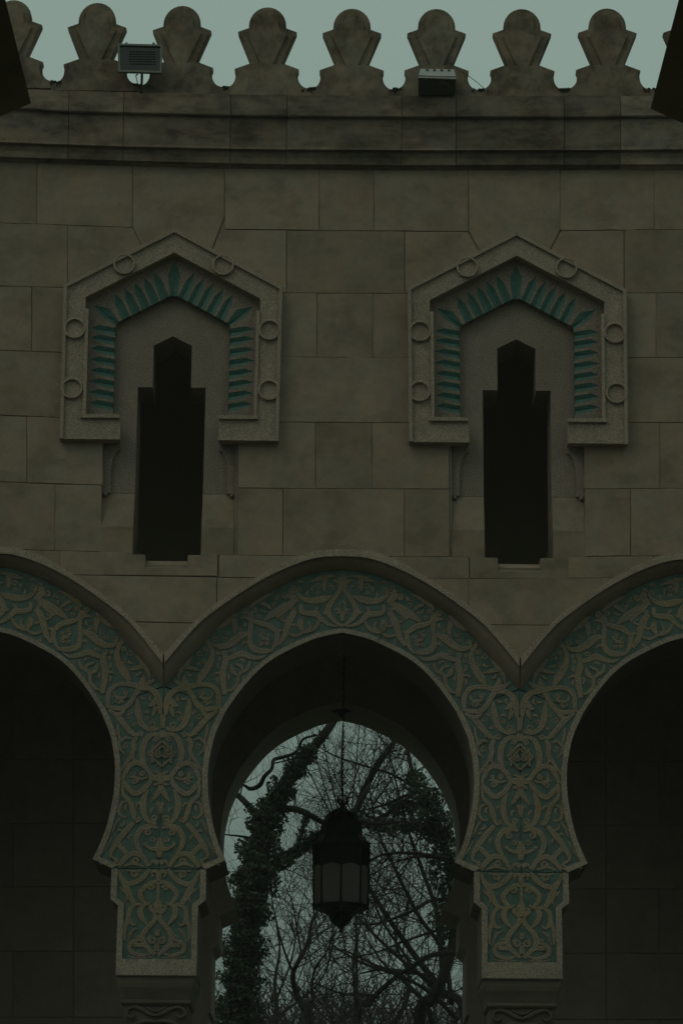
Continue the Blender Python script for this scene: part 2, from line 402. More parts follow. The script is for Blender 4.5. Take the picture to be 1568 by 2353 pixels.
# ---- cornice stones
C0 = lin([(0, 202), (65, 205), (280, 210), (465, 214), (660, 218), (784, 219), (1568, 220)])
C1 = lin([(0, 247), (65, 252), (285, 258), (530, 264), (784, 267.5), (1300, 267.6), (1568, 265)])
C2 = lin([(0, 327), (285, 337.5), (530, 342.5), (784, 346), (1294, 346), (1568, 344)])
C3 = lin([(0, 361), (285, 370), (530, 376), (784, 380.5), (1048, 380), (1568, 378.6)])
def cornice(u0, u1):
    b = bmesh.new(); rings = []
    j = random.uniform(-.003, .003)
    for u, s in ((u0, 1), (u1, -1)):
        uu = u+s*.7
        A = Q(uu, C0(u), -.19); B = Q(uu, C1(u)-2, -.19); Cc = Q(uu, C2(u)-2, -.125); D = Q(uu, C3(u)-2, -.065)
        x = A[0]
        z0, z1, z2, z3 = A[2], B[2], Cc[2], D[2]
        prof = [(.30, z0), (-.19, z0), (-.19, z1), (-.178, z1-.012), (-.150, z1-.006), (-.150, z1-.03), (-.139, z1*.6+z2*.4), (-.130, z1*.3+z2*.7), (-.125, z2+.02), (-.128, z2),
                (-.085, z2-.004), (-.085, z2-.02), (-.072, (z2+z3)/2), (-.068, z3), (-.03, z3-.004), (-.01, z3-.025), (.30, z3-.025)]
        rings.append([b.verts.new((x, y+j, z)) for y, z in prof])
    n = len(rings[0])
    for i in range(n): b.faces.new((rings[0][i], rings[0][(i+1) % n], rings[1][(i+1) % n], rings[1][i]))
    b.faces.new(rings[0]); b.faces.new(list(reversed(rings[1])))
    bmesh.ops.recalc_face_normals(b, faces=b.faces)
    obj('cornice_stone', b, M_CORN, arc)
cj = [-420, -220, -95, 159, 285, 530, 659, 922.6, 1047.6, 1295, 1424, 1680, 1990]
for a, b_ in zip(cj, cj[1:]): cornice(a, b_)

# ---- merlons
MD = -.125
mer = []
for uc, vt in ((-165, -9), (30, -.5), (223.5, 6.5), (418.5, 13), (614.7, 17), (808.5, 20), (1002.6, 20.3), (1198.7, 20.5), (1394.8, 19), (1590, 19), (1786, 18)):
    mer.append((uc, vt))
def merlon_outline(k):
    """k=0 full silhouette, 1 middle step, 2 front face"""
    if k == 0:
        s = [(-97.5, 219), (-97.5, 199)]+[(-97.5+26*math.sin(a), 173+26*math.cos(a)) for a in [R(t) for t in range(15, 91, 15)]]
        s += [(-71.0, 165), (-73.6, 160), (-73.6, 156), (-37.5, 143.3), (-67.5, 74), (-67.5, 72.5), (-43, 64)]; rr, cy, a0 = 43.2, 60, 0
    else:
        e = 2.5 if k == 1 else 5
        s = [(-97.5, 219), (-97.5, 199+e)]+[(-97.5+(26+e)*math.sin(a), 173+(26+e)*math.cos(a)) for a in [R(t) for t in range(15, 91, 15)]]
        s += [(-71.5+e, 160), (-66+e, 158)]
        if k == 1: s += [(-34, 147), (-59, 84), (-58, 79), (-37, 71)]; rr, cy, a0 = 36.5, 60, -8
        else: s += [(-30, 149), (-13.5, 150), (-44, 84), (-41, 79), (-27, 72)]; rr, cy, a0 = 25.5, 57, -10
    circ = [(-rr*math.cos(a), cy-rr*math.sin(a)) for a in [R(a0+(180-2*a0)*i/14) for i in range(15)]]
    return s+circ+[(-x, y) for x, y in reversed(s)]
t0 = (L+MD)/(FPX*CT+(110-1176)*ST)
def mloc(u, v):               # merlon units -> metres, measured from its foot
    return (u*t0, (219-v)*t0*(1/ (CT-(110-1176)/FPX*ST))*1.0*(CT+ ( (FPX*ST-(110-1176)*CT)/(FPX*CT+(110-1176)*ST))*ST))
for uc, vt in mer:
    foot = Q(uc-1.8+(uc-784)*200/21000, vt+200.5, MD)
    b = bmesh.new(); jy = random.uniform(-.003, .003)
    for k, (y0, y1) in enumerate(((.050+jy, .135), (.025+jy, .052), (jy, .028))):
        po = [(foot[0]+mloc(x, y)[0], foot[2]+mloc(x, y)[1]*1.03) for x, y in merlon_outline(k)]
        po = [(x+(-.006 if x < foot[0]-.355 else .006 if x > foot[0]+.355 else 0), z) for x, z in po]
        if k == 0: prism(b, po, MD+y0, MD+y1)
        else:               # layers with a splayed rim
            cx, cz = foot[0], foot[2]+mloc(0, 130)[1]; n = len(po)
            zw = foot[2]+mloc(0, 148)[1]; po2 = [(x+(x-cx)*.07, z+.004) if z > zw else (x, z) for x, z in po]
            fr_ = [b.verts.new((x, MD+y0, z)) for x, z in po]; bk_ = [b.verts.new((x, MD+y1, z)) for x, z in po2]
            for t in tessellate_polygon([[Vector((x, z, 0)) for x, z in po]]): b.faces.new([fr_[i] for i in t])
            for i in range(n): b.faces.new((fr_[i], fr_[(i+1) % n], bk_[(i+1) % n], bk_[i]))
    bmesh.ops.recalc_face_normals(b, faces=b.faces)
    obj('merlon', b, M_MERL, arc, origin=foot)

# ---- arch rims, molding and carved faces
def sweep(bm, lines):
    """lines: list of polylines (x,y,z) of equal length -> surface strips"""
    rows = [[bm.verts.new(p) for p in l] for l in lines]
    for a, b in zip(rows, rows[1:]):
        for i in range(len(a)-1): bm.faces.new((a[i], a[i+1], b[i+1], b[i]))
def resamp(line, n=40):
    d = [0]
    for p, q in zip(line, line[1:]): d.append(d[-1]+math.hypot(q[0]-p[0], q[1]-p[1]))
    out = []
    for k in range(n+1):
        s = d[-1]*k/n; i = 0
        while i < len(d)-2 and d[i+1] < s: i += 1
        f = (s-d[i])/max(1e-9, d[i+1]-d[i]); out.append((line[i][0]+(line[i+1][0]-line[i][0])*f, line[i][1]+(line[i+1][1]-line[i][1])*f))
    return out
rt, rb, mb = resamp(RIM_T), resamp(RIM_B), resamp(MOLD_B)
def L3d(line, d, ax, dz=0.0, y=None):
    pts = clampx(both(line, d, ax), ax, BAY/2)
    return [(x, d if y is None else y, z+dz) for x, z in pts]
for k in (-1, 0, 1):
    ax = k*BAY
    b = bmesh.new()
    sweep(b, [L3d(rt, -.0, ax, 0, .03), L3d(rt, -.035, ax), L3d(rb, -.035, ax), L3d(rb, -.035, ax, .004, -.015), L3d(rb, -.03, ax, .004, .04)])
    bmesh.ops.recalc_face_normals(b, faces=b.faces)
    obj('arch_rim', b, M_GRAN, arc, smooth=False)
    b = bmesh.new()
    mid = [((a+c)/2, (e+f)/2-1.5) for (a, e), (c, f) in zip(rb, mb)]
    sweep(b, [L3d(rb, -.02, ax, .02, .30), L3d(rb, -.02, ax, .006), L3d(mid, .045, ax), L3d(mb, PD-.01, ax), L3d(mb, PD-.01, ax, .004, PD+.03)])
    bmesh.ops.recalc_face_normals(b, faces=b.faces)
    obj('arch_molding', b, M_MOLD, arc, smooth=True)

def opening_world(d_plane=PD, ax=0.0):
    return [TX(p, d_plane, ax) for p in OPEN]
YB = .92
crown_half = OPEN[:CROWN_N]          # (0,1454) .. (264,1634)
TIPV = (408, 1582)
def panel(poly, name='carved_panel', y0=PD):
    o = obj(name, prism(bmesh.new(), poly, y0, YB), M_SOFF_SHADED, arc)
    o.data.materials.append(M_TEAL)
    for p_ in o.data.polygons:
        if p_.center.y+o.location.y+.5 < y0+.01: p_.material_index = 1
    return o

REG = []
def filler(b, reg, ax, inside, n, seed, sgs=(1, -1), c0=None):
    """small curls and leaves in the bare spots of the ground"""
    rf = random.Random(seed); pts = [q for st in reg for q in catmull([(x, z) for x, z in st], 3)]; done = 0
    for _ in range(4000):
        if done >= n: break
        x, z = inside(rf)
        if x is None or any((x-a)**2+(z-e)**2 < .050**2 for a, e in pts): continue
        done += 1; r = rf.uniform(.020, .030); a0 = rf.random()*6.28; kind = rf.random(); sgn = rf.choice((-1, 1))
        if kind < .6: st = [(r*(1-.7*t/6)*math.cos(a0+sgn*t*1.25), r*(1-.7*t/6)*math.sin(a0+sgn*t*1.25), .016-.001*t) for t in range(7)]
        else: st = [(r*1.5*t*math.cos(a0+.5*t*sgn), r*1.5*t*math.sin(a0+.5*t*sgn), w_) for t, w_ in ((-1, .006), (-.3, .026), (.3, .024), (1, .006))]
        pts.append((x, z))
        for sg in sgs: ribbon(b, [(ax+sg*(x-ax+p), z+q, w_) for p, q, w_ in st], .007)
def ribbon(bm, pts, h=.0085, y=PD, curl=False):
    REG.append([(p[0], p[1]) for p in pts])
    """pts: (x,z,w) in metres -> raised rounded strip"""
    pts = catmull(pts, 4) if len(pts) > 2 else catmull(pts, 3)
    rows = []; hh = h*random.uniform(.85, 1.2)
    for i, (x, z, wd) in enumerate(pts):
        x0, z0, _ = pts[max(0, i-1)]; x1, z1, _ = pts[min(len(pts)-1, i+1)]
        tx, tz = x1-x0, z1-z0; l = math.hypot(tx, tz) or 1; nx, nz = -tz/l, tx/l
        wd = max(wd, .004)*.5
        e = min(1, wd/.012)
        rows.append([bm.verts.new((x+nx*wd*s, y+o, z+nz*wd*s)) for s, o in ((-1.0, .004), (-.86, -hh*.75*e), (-.35, -hh*e), (.0, -hh*.8*e), (.35, -hh*e), (.86, -hh*.75*e), (1.0, .004))])
    for a, b in zip(rows, rows[1:]):
        for j in range(6): bm.faces.new((a[j], a[j+1], b[j+1], b[j]))
    bm.faces.new(rows[0]); bm.faces.new(list(reversed(rows[-1])))
def curl(cx, cy, r, w, a0=0, turn=1.35, sg=1):
    out = []
    for i in range(8):
        t = i/7; rr = r*(1-.72*t); a = a0+sg*turn*2*math.pi*t
        out.append((cx+rr*math.cos(a), cy+rr*math.sin(a), w*(1-.35*t)))
    return out

# pillar ornament, traced in a 4.056-per-unit drawing of the right half of a pillar
def pa(Y): return 838-.0295*(Y-195)
PIL = [
 [(930, 150, 25), (990, 185, 45), (1060, 215, 50)], [(1035, 100, 8), (1030, 150, 50), (1055, 210, 60)],
 [(1050, 215, 50), (1180, 190, 42), (1280, 200, 42), (1340, 260, 45), (1350, 340, 42), (1345, 385, 35)],
 [(1050, 225, 50), (960, 235, 50), (895, 290, 55), (865, 370, 55), (855, 470, 30)], [(880, 320, 60), (930, 375, 45), (975, 395, 14)], [(900, 395, 45), (915, 450, 35), (930, 495, 15)],
 [(1080, 320, 14), (1070, 400, 50), (1055, 480, 58), (1025, 560, 50), (960, 610, 38), (890, 612, 30), (860, 590, 26)], curl(925, 572, 34, 22, 1.0),
 [(1060, 220, 50), (1105, 300, 42), (1150, 375, 45), (1210, 418, 45), (1290, 415, 40), (1370, 395, 30)],
 curl(1190, 265, 26, 18, 0), curl(1255, 350, 30, 20, 2), [(1170, 300, 20), (1220, 320, 32), (1280, 310, 24), (1300, 260, 16)], [(1200, 360, 16), (1240, 330, 22)],
 [(1180, 430, 20), (1240, 475, 45), (1310, 455, 20)], [(1340, 430, 25), (1235, 510, 50), (1155, 600, 48), (1090, 660, 36), (1045, 655, 30)], curl(1030, 652, 24, 18, 1),
 [(840, 668, 30), (905, 655, 38), (960, 690, 46), (995, 770, 54), (1002, 860, 52), (975, 950, 40), (950, 1010, 14)], curl(880, 705, 26, 20, 3),
 [(1060, 680, 36), (1090, 740, 44), (1082, 800, 42), (1110, 870, 34), (1150, 930, 28), (1175, 970, 14)],
 [(1245, 560, 18), (1238, 640, 30), (1220, 700, 26), (1222, 780, 30), (1160, 850, 12)], [(1120, 705, 14), (1170, 690, 30), (1215, 735, 22)], [(1090, 630, 16), (1150, 650, 22)],
 [(900, 1060, 40), (955, 975, 42), (1035, 925, 46), (1105, 945, 46), (1155, 1030, 40), (1172, 1085, 30)], [(900, 1060, 40), (925, 1120, 42), (985, 1185, 46), (1055, 1212, 46), (1125, 1150, 42), (1172, 1085, 30)],
 [(1045, 930, 20), (1085, 880, 22), (1075, 840, 14)], [(1110, 930, 22), (1170, 960, 30), (1195, 1010, 14)],
 curl(995, 1020, 26, 20, 0), curl(1055, 1100, 30, 22, 3), curl(1075, 1025, 20, 16, 1), [(940, 1060, 16), (1000, 1075, 26), (1060, 1060, 26), (1110, 1060, 12)],
 [(925, 1170, 14), (960, 1250, 48), (968, 1330, 58), (950, 1410, 50), (905, 1475, 36), (830, 1492, 26)], curl(862, 1437, 32, 24, .6),
 [(800, 1140, 60), (850, 1225, 40), (895, 1290, 12)], [(805, 1290, 30), (835, 1320, 26)],
 [(1172, 1110, 26), (1155, 1220, 34), (1090, 1290, 40), (1060, 1370, 48), (1040, 1440, 38), (1010, 1480, 24)], curl(1005, 1450, 22, 18, 1),
 [(1110, 1285, 14), (1170, 1300, 26), (1190, 1380, 30), (1150, 1430, 22), (1105, 1425, 16)], [(1185, 1230, 14), (1215, 1330, 26), (1225, 1440, 16)],
 [(1045, 1480, 38), (1125, 1575, 52), (1195, 1675, 46), (1240, 1760, 34), (1235, 1815, 20)], [(1170, 1440, 12), (1215, 1500, 24), (1240, 1585, 12)], [(1240, 1620, 14), (1290, 1720, 20), (1335, 1790, 10)],
 [(820, 1530, 26), (900, 1512, 38), (970, 1540, 48), (1012, 1620, 50), (998, 1700, 44), (960, 1760, 28), (940, 1795, 12)], curl(905, 1570, 34, 24, 4.2),
 [(800, 1620, 20), (797, 1700, 70), (795, 1800, 34)], [(800, 1720, 44), (865, 1725, 34), (935, 1685, 18)], curl(930, 1675, 16, 14, 0),
 [(1190, 1675, 44), (1080, 1790, 44)], [(885, 1890, 34), (945, 1800, 44), (1030, 1768, 46), (1100, 1810, 46), (1165, 1890, 36)],
 curl(1010, 1835, 36, 24, 0), [(930, 1890, 16), (1030, 1865, 26), (1110, 1890, 18)], [(1255, 1790, 12), (1180, 1840, 30), (1230, 1870, 10)],
 [(795, 1860, 46), (850, 1840, 30), (870, 1880, 16)],
 [(815, 1010, 60), (812, 1120, 60)], [(812, 1065, 70), (905, 1062, 44)], [(840, 1015, 30), (880, 1005, 16)], [(840, 1120, 30), (880, 1130, 16)],
 [(838, 470, 40), (838, 600, 16)], [(830, 620, 50), (830, 690, 40)], [(815, 1290, 50), (812, 1400, 12)],
]
STAR = []
for rot in (0, math.pi/4):
    q = [(math.cos(rot+math.pi/4+i*math.pi/2)*122, math.sin(rot+math.pi/4+i*math.pi/2)*122) for i in range(5)]
    for a, b in zip(q, q[1:]): STAR.append([(a[0], a[1], 22), (b[0], b[1], 22)])
for i in range(8):
    a = i*math.pi/4; STAR.append([(78*math.cos(a), 78*math.sin(a), 22), (52*math.cos(a+.7), 52*math.sin(a+.7), 20), (16*math.cos(a+1.6), 16*math.sin(a+1.6), 16)])
LOW = [
 [(870, 275, 30), (925, 350, 44), (1000, 402, 46), (1080, 412, 44), (1140, 350, 34), (1160, 285, 26)], curl(1015, 325, 36, 24, 2), [(940, 290, 14), (1000, 300, 20), (1090, 290, 14)],
 [(787, 290, 60), (787, 385, 30)], [(800, 300, 40), (850, 300, 26), (840, 350, 16)], [(787, 395, 40), (850, 402, 34), (912, 448, 40), (952, 500, 44), (930, 560, 40), (885, 605, 28), (850, 580, 18)],
 curl(850, 450, 30, 22, 3), [(787, 400, 18), (787, 560, 14)], [(787, 560, 26), (787, 620, 66), (787, 690, 40)], [(1150, 360, 20), (1075, 460, 50), (1035, 550, 46), (990, 605, 34), (930, 602, 22)], [(1140, 450, 12), (1070, 525, 26), (1090, 590, 10)], curl(1110, 470, 18, 16, 0),
 [(900, 600, 30), (942, 650, 48), (932, 720, 48), (885, 780, 24), (860, 805, 10)], [(985, 605, 30), (1035, 650, 36), (1045, 740, 44), (1000, 800, 24), (965, 770, 12)], [(1045, 740, 40), (1078, 830, 40), (1072, 950, 18)],
 [(800, 690, 40), (850, 640, 34), (830, 610, 18)], [(785, 700, 50), (812, 765, 40), (870, 830, 44), (908, 900, 48), (895, 970, 46), (845, 1025, 40), (785, 1075, 34)],
 curl(815, 935, 40, 24, 5), [(785, 840, 30), (785, 900, 20)], [(785, 960, 16), (785, 1040, 26)], [(880, 985, 40), (990, 985, 40)],
 [(945, 945, 20), (1000, 955, 34), (1028, 1010, 38), (990, 1060, 36), (900, 1082, 32), (830, 1060, 16)], curl(950, 920, 28, 22, 1), [(820, 1095, 10), (930, 1105, 14), (1040, 1090, 10)], [(1050, 960, 10), (1010, 860, 24), (960, 830, 10)],
]
def pil_pts(st, la, v0, ax, sg, Yoff=0):
    out = []
    for X, Y, wd in st:
        du = (X-la(Y))/4.056; v = v0+Y/4.056
        x, z = T(du, v, PD); out.append((ax+sg*x, z, wd/4.056*.0045))
    return out
# crown ornament: two traced drawings of the left half of an arch
CA = [
 [(772, 240, 10), (772, 290, 100), (772, 345, 20)], [(772, 410, 60), (735, 340, 50), (690, 320, 42), (655, 318, 12)], [(745, 330, 20), (735, 400, 46), (720, 410, 14)],
 [(705, 275, 20), (620, 265, 40), (520, 292, 62), (440, 315, 34), (375, 335, 8)], [(565, 290, 60), (560, 370, 60), (556, 440, 26)], curl(560, 430, 14, 14, 0),
 [(772, 380, 60), (720, 470, 52), (650, 570, 58), (605, 670, 70), (650, 755, 52), (715, 815, 38), (772, 850, 34)], [(610, 680, 60), (560, 690, 40), (540, 690, 10)],
 [(772, 550, 16), (738, 600, 24), (745, 645, 20)], [(690, 665, 26), (725, 650, 28), (762, 720, 34), (772, 790, 26)], curl(715, 680, 26, 18, 0),
 [(655, 495, 14), (560, 530, 78), (450, 552, 78), (345, 542, 62), (270, 495, 44), (230, 430, 30)], curl(268, 430, 36, 26, 2),
 curl(105, 490, 38, 28, 1), curl(190, 405, 32, 24, 4), [(130, 470, 60), (200, 520, 80), (230, 570, 60)], [(150, 420, 50), (200, 480, 70)],
 [(230, 540, 60), (160, 600, 72), (90, 660, 80), (0, 735, 84)],
 [(290, 605, 36), (300, 680, 56), (400, 702, 66), (470, 705, 70), (540, 780, 50), (620, 830, 40), (725, 852, 22)], [(455, 700, 40), (470, 650, 30), (500, 620, 10)], curl(295, 615, 26, 20, 1), curl(200, 650, 26, 20, 3),
 [(225, 670, 60), (160, 780, 78), (125, 880, 72), (100, 970, 60), (35, 1065, 36)], [(140, 800, 30), (95, 790, 28), (50, 775, 10)],
 [(300, 765, 40), (285, 830, 74), (315, 905, 40)], [(375, 785, 16), (400, 860, 30), (350, 890, 30)], [(310, 920, 34), (400, 902, 42), (465, 860, 42), (505, 785, 24)], [(150, 940, 26), (235, 962, 34), (315, 925, 30)],
]
CB = [
 [(1255, 405, 8), (1150, 450, 50), (1050, 510, 62), (985, 560, 50), (945, 610, 20)], [(1090, 535, 50), (1170, 575, 44), (1225, 630, 12)],
 [(1430, 560, 90), (1330, 622, 95), (1220, 690, 84), (1115, 775, 16)], curl(890, 640, 38, 28, 1), curl(1000, 630, 34, 26, 4), [(820, 735, 16), (890, 715, 50), (960, 740, 60)], [(940, 650, 70), (965, 740, 70)],
 [(955, 740, 40), (1060, 790, 66), (1180, 822, 70), (1260, 880, 62), (1300, 905, 40)], [(1360, 880, 20), (1300, 905, 60), (1290, 1010, 56), (1250, 1100, 42), (1205, 1165, 20)],
 [(1240, 1140, 26), (1130, 1150, 66), (1020, 1130, 80), (960, 1070, 72), (950, 960, 60), (960, 850, 58), (965, 750, 54)],
 curl(1095, 935, 30, 24, 1), curl(1185, 955, 26, 20, 3), curl(1095, 1050, 28, 22, 5), curl(1175, 1045, 28, 22, 2), [(1090, 990, 30), (1150, 990, 46), (1200, 1010, 20)], [(1060, 880, 12), (1110, 890, 22), (1140, 930, 14)],
 [(770, 675, 24), (690, 740, 80), (600, 820, 66), (525, 875, 8)], [(740, 740, 70), (755, 850, 62), (748, 935, 22)],
 [(925, 915, 50), (820, 960, 98), (720, 1040, 92), (620, 1090, 74), (520, 1082, 50), (470, 1040, 34)], curl(512, 1005, 36, 26, 2), curl(395, 1025, 34, 26, 3), curl(385, 1130, 32, 24, 5), [(420, 1040, 50), (460, 1110, 60)],
 [(445, 1080, 50), (475, 1180, 62), (455, 1280, 80), (400, 1385, 92), (335, 1480, 86), (285, 1575, 20)],
 curl(628, 1172, 34, 28, 1), [(640, 1190, 50), (642, 1300, 76), (612, 1420, 80), (620, 1560, 74), (640, 1700, 56)],
 [(655, 1250, 40), (760, 1212, 66), (850, 1180, 78), (960, 1222, 60), (1080, 1235, 40), (1165, 1185, 10)], [(860, 1180, 40), (850, 1120, 14)], curl(552, 1172, 24, 20, 1), curl(560, 1250, 26, 20, 4),
 [(715, 1315, 20), (735, 1400, 60), (790, 1455, 30)], [(760, 1310, 30), (845, 1345, 40), (862, 1410, 26)], [(955, 1275, 36), (920, 1370, 46), (850, 1412, 46), (808, 1460, 48), (795, 1560, 44), (720, 1640, 40), (640, 1660, 20)],
 [(595, 1440, 36), (530, 1428, 34), (480, 1465, 10)], [(230, 1205, 10), (160, 1290, 60), (95, 1360, 62), (55, 1440, 40), (40, 1520, 16)], [(140, 1350, 60), (235, 1375, 50), (325, 1395, 12)],
 [(1400, 690, 10), (1340, 745, 26), (1400, 775, 14)],
]
def crown_pts(st, s, ou, ov, axu, ax, sg):
    out = []
    for X, Y, wd in st:
        u = ou+X/s; v = ov+Y/s
        du = axu-u; v2 = v+ROLL*du
        du_c = du-(-ROLL*(v-1320))*1.0 if False else du
        x, z = T(max(du_c, 0.0) if wd else du_c, v2, PD); out.append((ax-sg*x, z, wd/s*.0045))
    return out
rng_state = random.getstate()
for k in (-1, 0, 1):
    ax = k*BAY
    up = clampx(both([(a, b-3) for a, b in MOLD_B], PD, ax), ax, BAY/2-.003)
    lowp = both(crown_half, PD, ax)
    cp = panel(up+list(reversed(lowp)))
    b = bmesh.new(); random.setstate(rng_state); REG.clear()
    for st in CA:
        for sg in (1, -1): ribbon(b, crown_pts(st, 5.070, 635.7, 1271.5, 635.7+772/5.07, ax, sg))
    for st in CB:
        for sg in (1, -1): ribbon(b, crown_pts(st, 5.531, 403.8, 1288.7, 787, ax, sg))
    mbw = lin([(T(a, e, PD)[0], T(a, e+9, PD)[1]) for a, e in MOLD_B]); chw = lin([(T(a, e, PD)[0], T(a, e-16, PD)[1]) for a, e in crown_half])
    def ins_crown(rf):
        x = rf.uniform(.03, .0037*372); z = rf.uniform(T(0, 1560)[1], T(0, 1312)[1])
        if z > mbw(x) or z < (chw(x) if x < .0038*262 else chw(.0038*262)): return None, None
        return ax+x, z
    REG_ = [[(p if p[0] >= ax else (2*ax-p[0], p[1])) for p in r_] for r_ in REG]
    filler(b, REG_, ax, ins_crown, 28, 3)
    bmesh.ops.recalc_face_normals(b, faces=b.faces)
    obj('carved_relief', b, M_RELIEF, cp, smooth=False)
    b = bmesh.new()
    inner = []
    ch = crown_half
    def offs(line, w_):
        o = []
        for i, (a, e) in enumerate(line):
            p0 = line[max(0, i-1)]; p1 = line[min(len(line)-1, i+1)]
            tx, ty = p1[0]-p0[0], p1[1]-p0[1]; l = math.hypot(tx, ty) or 1
            if i == 0: tx, ty, l = 1, 0.12, 1.007
            o.append((max(0, a+ty/l*w_), e-tx/l*w_))
        return o
    oc = offs(ch, 10.5)
    sweep(b, [L3d(oc, PD, ax, 0, PD+.005), L3d(oc, PD, ax, 0, PD-.012), L3d(ch, PD, ax, 0, PD-.014), L3d(ch, PD, ax, .002, PD+.01)])
    bmesh.ops.recalc_face_normals(b, faces=b.faces)
    obj('panel_rim', b, M_RIM, cp)
def pillar(px, sides=(1, -1)):
    j = (264, 1634)
    idx = CROWN_N-1
    side = OPEN[idx:]
    for sg in sides:           # sg=1: the half to the right of the pillar axis (belongs to the arch on the right)
        axr = px+sg*BAY/2
        pts = [TX(p, PD, axr, -sg) for p in side]      # joint -> impost tip
        base = TX((307.5, 2000), PD, axr, -sg)
        tipz = T(0, 1582, PD)[1]; bz = base[1]
        poly = [(px+sg*.002, tipz), (px+sg*.002, bz+.003)]+[(base[0], bz+.003)]+list(reversed(pts))
        cp = panel(poly)
        b = bmesh.new()
        REG.clear()
        for st in PIL:
            ribbon(b, pil_pts(st, pa, 1529.3, px, sg))
        for st in STAR:
            s2 = [(X, Y) for X, Y, _ in st]
            if all(p_[0] >= -6 for p_ in s2):
                x0, z0 = T(0, 1529.3+840/4.056, PD)
                ribbon(b, [(px+sg*X/4.056*.0038, z0-Y/4.056*.0038, wd/4.056*.0045) for X, Y, wd in st], .015)
        opn_x = lin(sorted([(-T(a, e, PD)[1], BAY/2-T(a, e, PD)[0]) for a, e in side]))
        def ins_p(rf):
            z = rf.uniform(T(0, 1985)[1], T(0, 1600)[1]); x = rf.uniform(.02, opn_x(-z)-.075); return px+sg*x, z
        filler(b, list(REG), px, ins_p, 16, 9, (1,))
        bmesh.ops.recalc_face_normals(b, faces=b.faces)
        obj('carved_relief', b, M_RELIEF, cp)
        b = bmesh.new(); oc = []
        sd_ = side+[(307.5, 2000)]
        for i, (a, e) in enumerate(side):
            p0 = side[max(0, i-1)]; p1 = side[min(len(side)-1, i+1)]
            tx, ty = p1[0]-p0[0], p1[1]-p0[1]; l = math.hypot(tx, ty)
            oc.append((a+ty/l*13, e-tx/l*13))
        oc[-1] = (281, 1975); oc += [(322, 1992)]
        def ln(line, y, dz=0): return [(TX(p, PD, axr, -sg)[0], y, TX(p, PD, axr, -sg)[1]+dz) for p in line]
        sweep(b, [ln(oc, PD+.005), ln(oc, PD-.012), ln(sd_, PD-.014), ln(sd_, PD+.01)])
        bmesh.ops.recalc_face_normals(b, faces=b.faces)
        obj('panel_rim', b, M_RIM, cp)
    # lower block
    def H(du, v): return T(408*T(1, 1570, PD)[0]/T(1, v, PD)[0]-du, v, PD)[0]   # half width of pillar at level v
    lv = [(H(307.5, 2000), 2001), (H(308, 2071), 2071), (H(325.5, 2085), 2085), (H(327.5, 2247), 2247)]
    def zz(v): return T(0, v, PD)[1]
    poly = [(px+h, zz(v)) for h, v in lv]+[(px-h, zz(v)) for h, v in reversed(lv)]
    cp = panel(poly, 'carved_capital_block')
    b = bmesh.new()
    for st in LOW:
        for sg in (1, -1): ribbon(b, pil_pts(st, lambda Y: 787-.02*(Y-265), 1933, px, sg))
    bmesh.ops.recalc_face_normals(b, faces=b.faces)
    obj('carved_relief', b, M_RELIEF, cp)
    b = bmesh.new(); ww = .052
    ins = [(lv[0][0]-ww, 2001), (lv[1][0]-ww, 2067), (lv[2][0]-ww, 2081), (lv[3][0]-ww*.95, 2208)]
    o_ = [(px+h, zz(v)) for h, v in lv]; i_ = [(px+h, zz(v)) for h, v in ins]
    ring = o_+[(2*px-x, z) for x, z in reversed(o_)]+[(2*px-x, z) for x, z in i_]+list(reversed(i_))
    ring = o_+[(px-(x-px), z) for x, z in reversed(o_)]+[(px-(x-px), z) for x, z in i_]+[(x, z) for x, z in reversed(i_)]
    prism(b, ring, PD-.014, PD+.01)
    box(b, px-lv[3][0]+.004, px+lv[3][0]-.004, PD-.022, PD+.01, zz(2245), zz(2221))
    bmesh.ops.recalc_face_normals(b, faces=b.faces)
    obj('panel_rim', b, M_RIM, cp)
    # cavetto, abacus, capital, column
    hx = lv[3][0]; cy = (PD+YB)/2; hd = (YB-PD)/2
    def loft(levels, mat, name):
        b = bmesh.new(); rings = []
        for v, fx, fd in levels:
            z = zz(v) if v > 50 else v
            X, D = hx*fx, hd*fd; c = .012
            pts = [(px-X, cy-D+c), (px-X+c, cy-D), (px+X-c, cy-D), (px+X, cy-D+c), (px+X, cy+D-c), (px+X-c, cy+D), (px-X+c, cy+D), (px-X, cy+D-c)]
            rings.append([b.verts.new((x, y, z)) for x, y in pts])
        for a, e in zip(rings, rings[1:]):
            for i in range(8): b.faces.new((a[i], a[(i+1) % 8], e[(i+1) % 8], e[i]))
        b.faces.new(rings[0]); b.faces.new(rings[-1]); bmesh.ops.recalc_face_normals(b, faces=b.faces)
        return obj(name, b, mat, arc)
    loft([(2247.5, .985, .99), (2262, .97, .985), (2272, .935, .96), (2284, .89, .91), (2298, .87, .86)], M_SOFF_SHADED, 'impost_molding')
    loft([(2298.5, .875, .86), (2306, .875, .86), (2311, .84, .82)], M_SOFF_SHADED, 'abacus')
    cap = loft([(2311.5, .81, .78), (2345, .80, .76), (2400, .66, .62), (2440, .58, .54)], M_SOFF_SHADED, 'column_capital')
    b = bmesh.new(); yf = cy-hd*.78-.002
    for sg in (1, -1):
        for st in ([(0, 2338, 5), (14, 2333, 9), (30, 2324, 9), (50, 2318, 7), (64, 2324, 7), (66, 2336, 7), (56, 2342, 6), (48, 2336, 5)],
                   [(0, 2328, 4), (12, 2324, 5), (26, 2316, 3)], [(0, 2352, 6), (22, 2350, 8), (44, 2356, 8), (60, 2366, 6), (66, 2380, 4)], [(0, 2370, 8), (18, 2380, 8), (34, 2396, 6)]):
            pts = [(px+sg*T(x, v, .2)[0], T(x, v, .2)[1], wd*.0038) for x, v, wd in st]
            ribbon(b, pts, .022, yf)
    bmesh.ops.recalc_face_normals(b, faces=b.faces)
    obj('scroll_carving', b, M_SOFF_SHADED, cap)
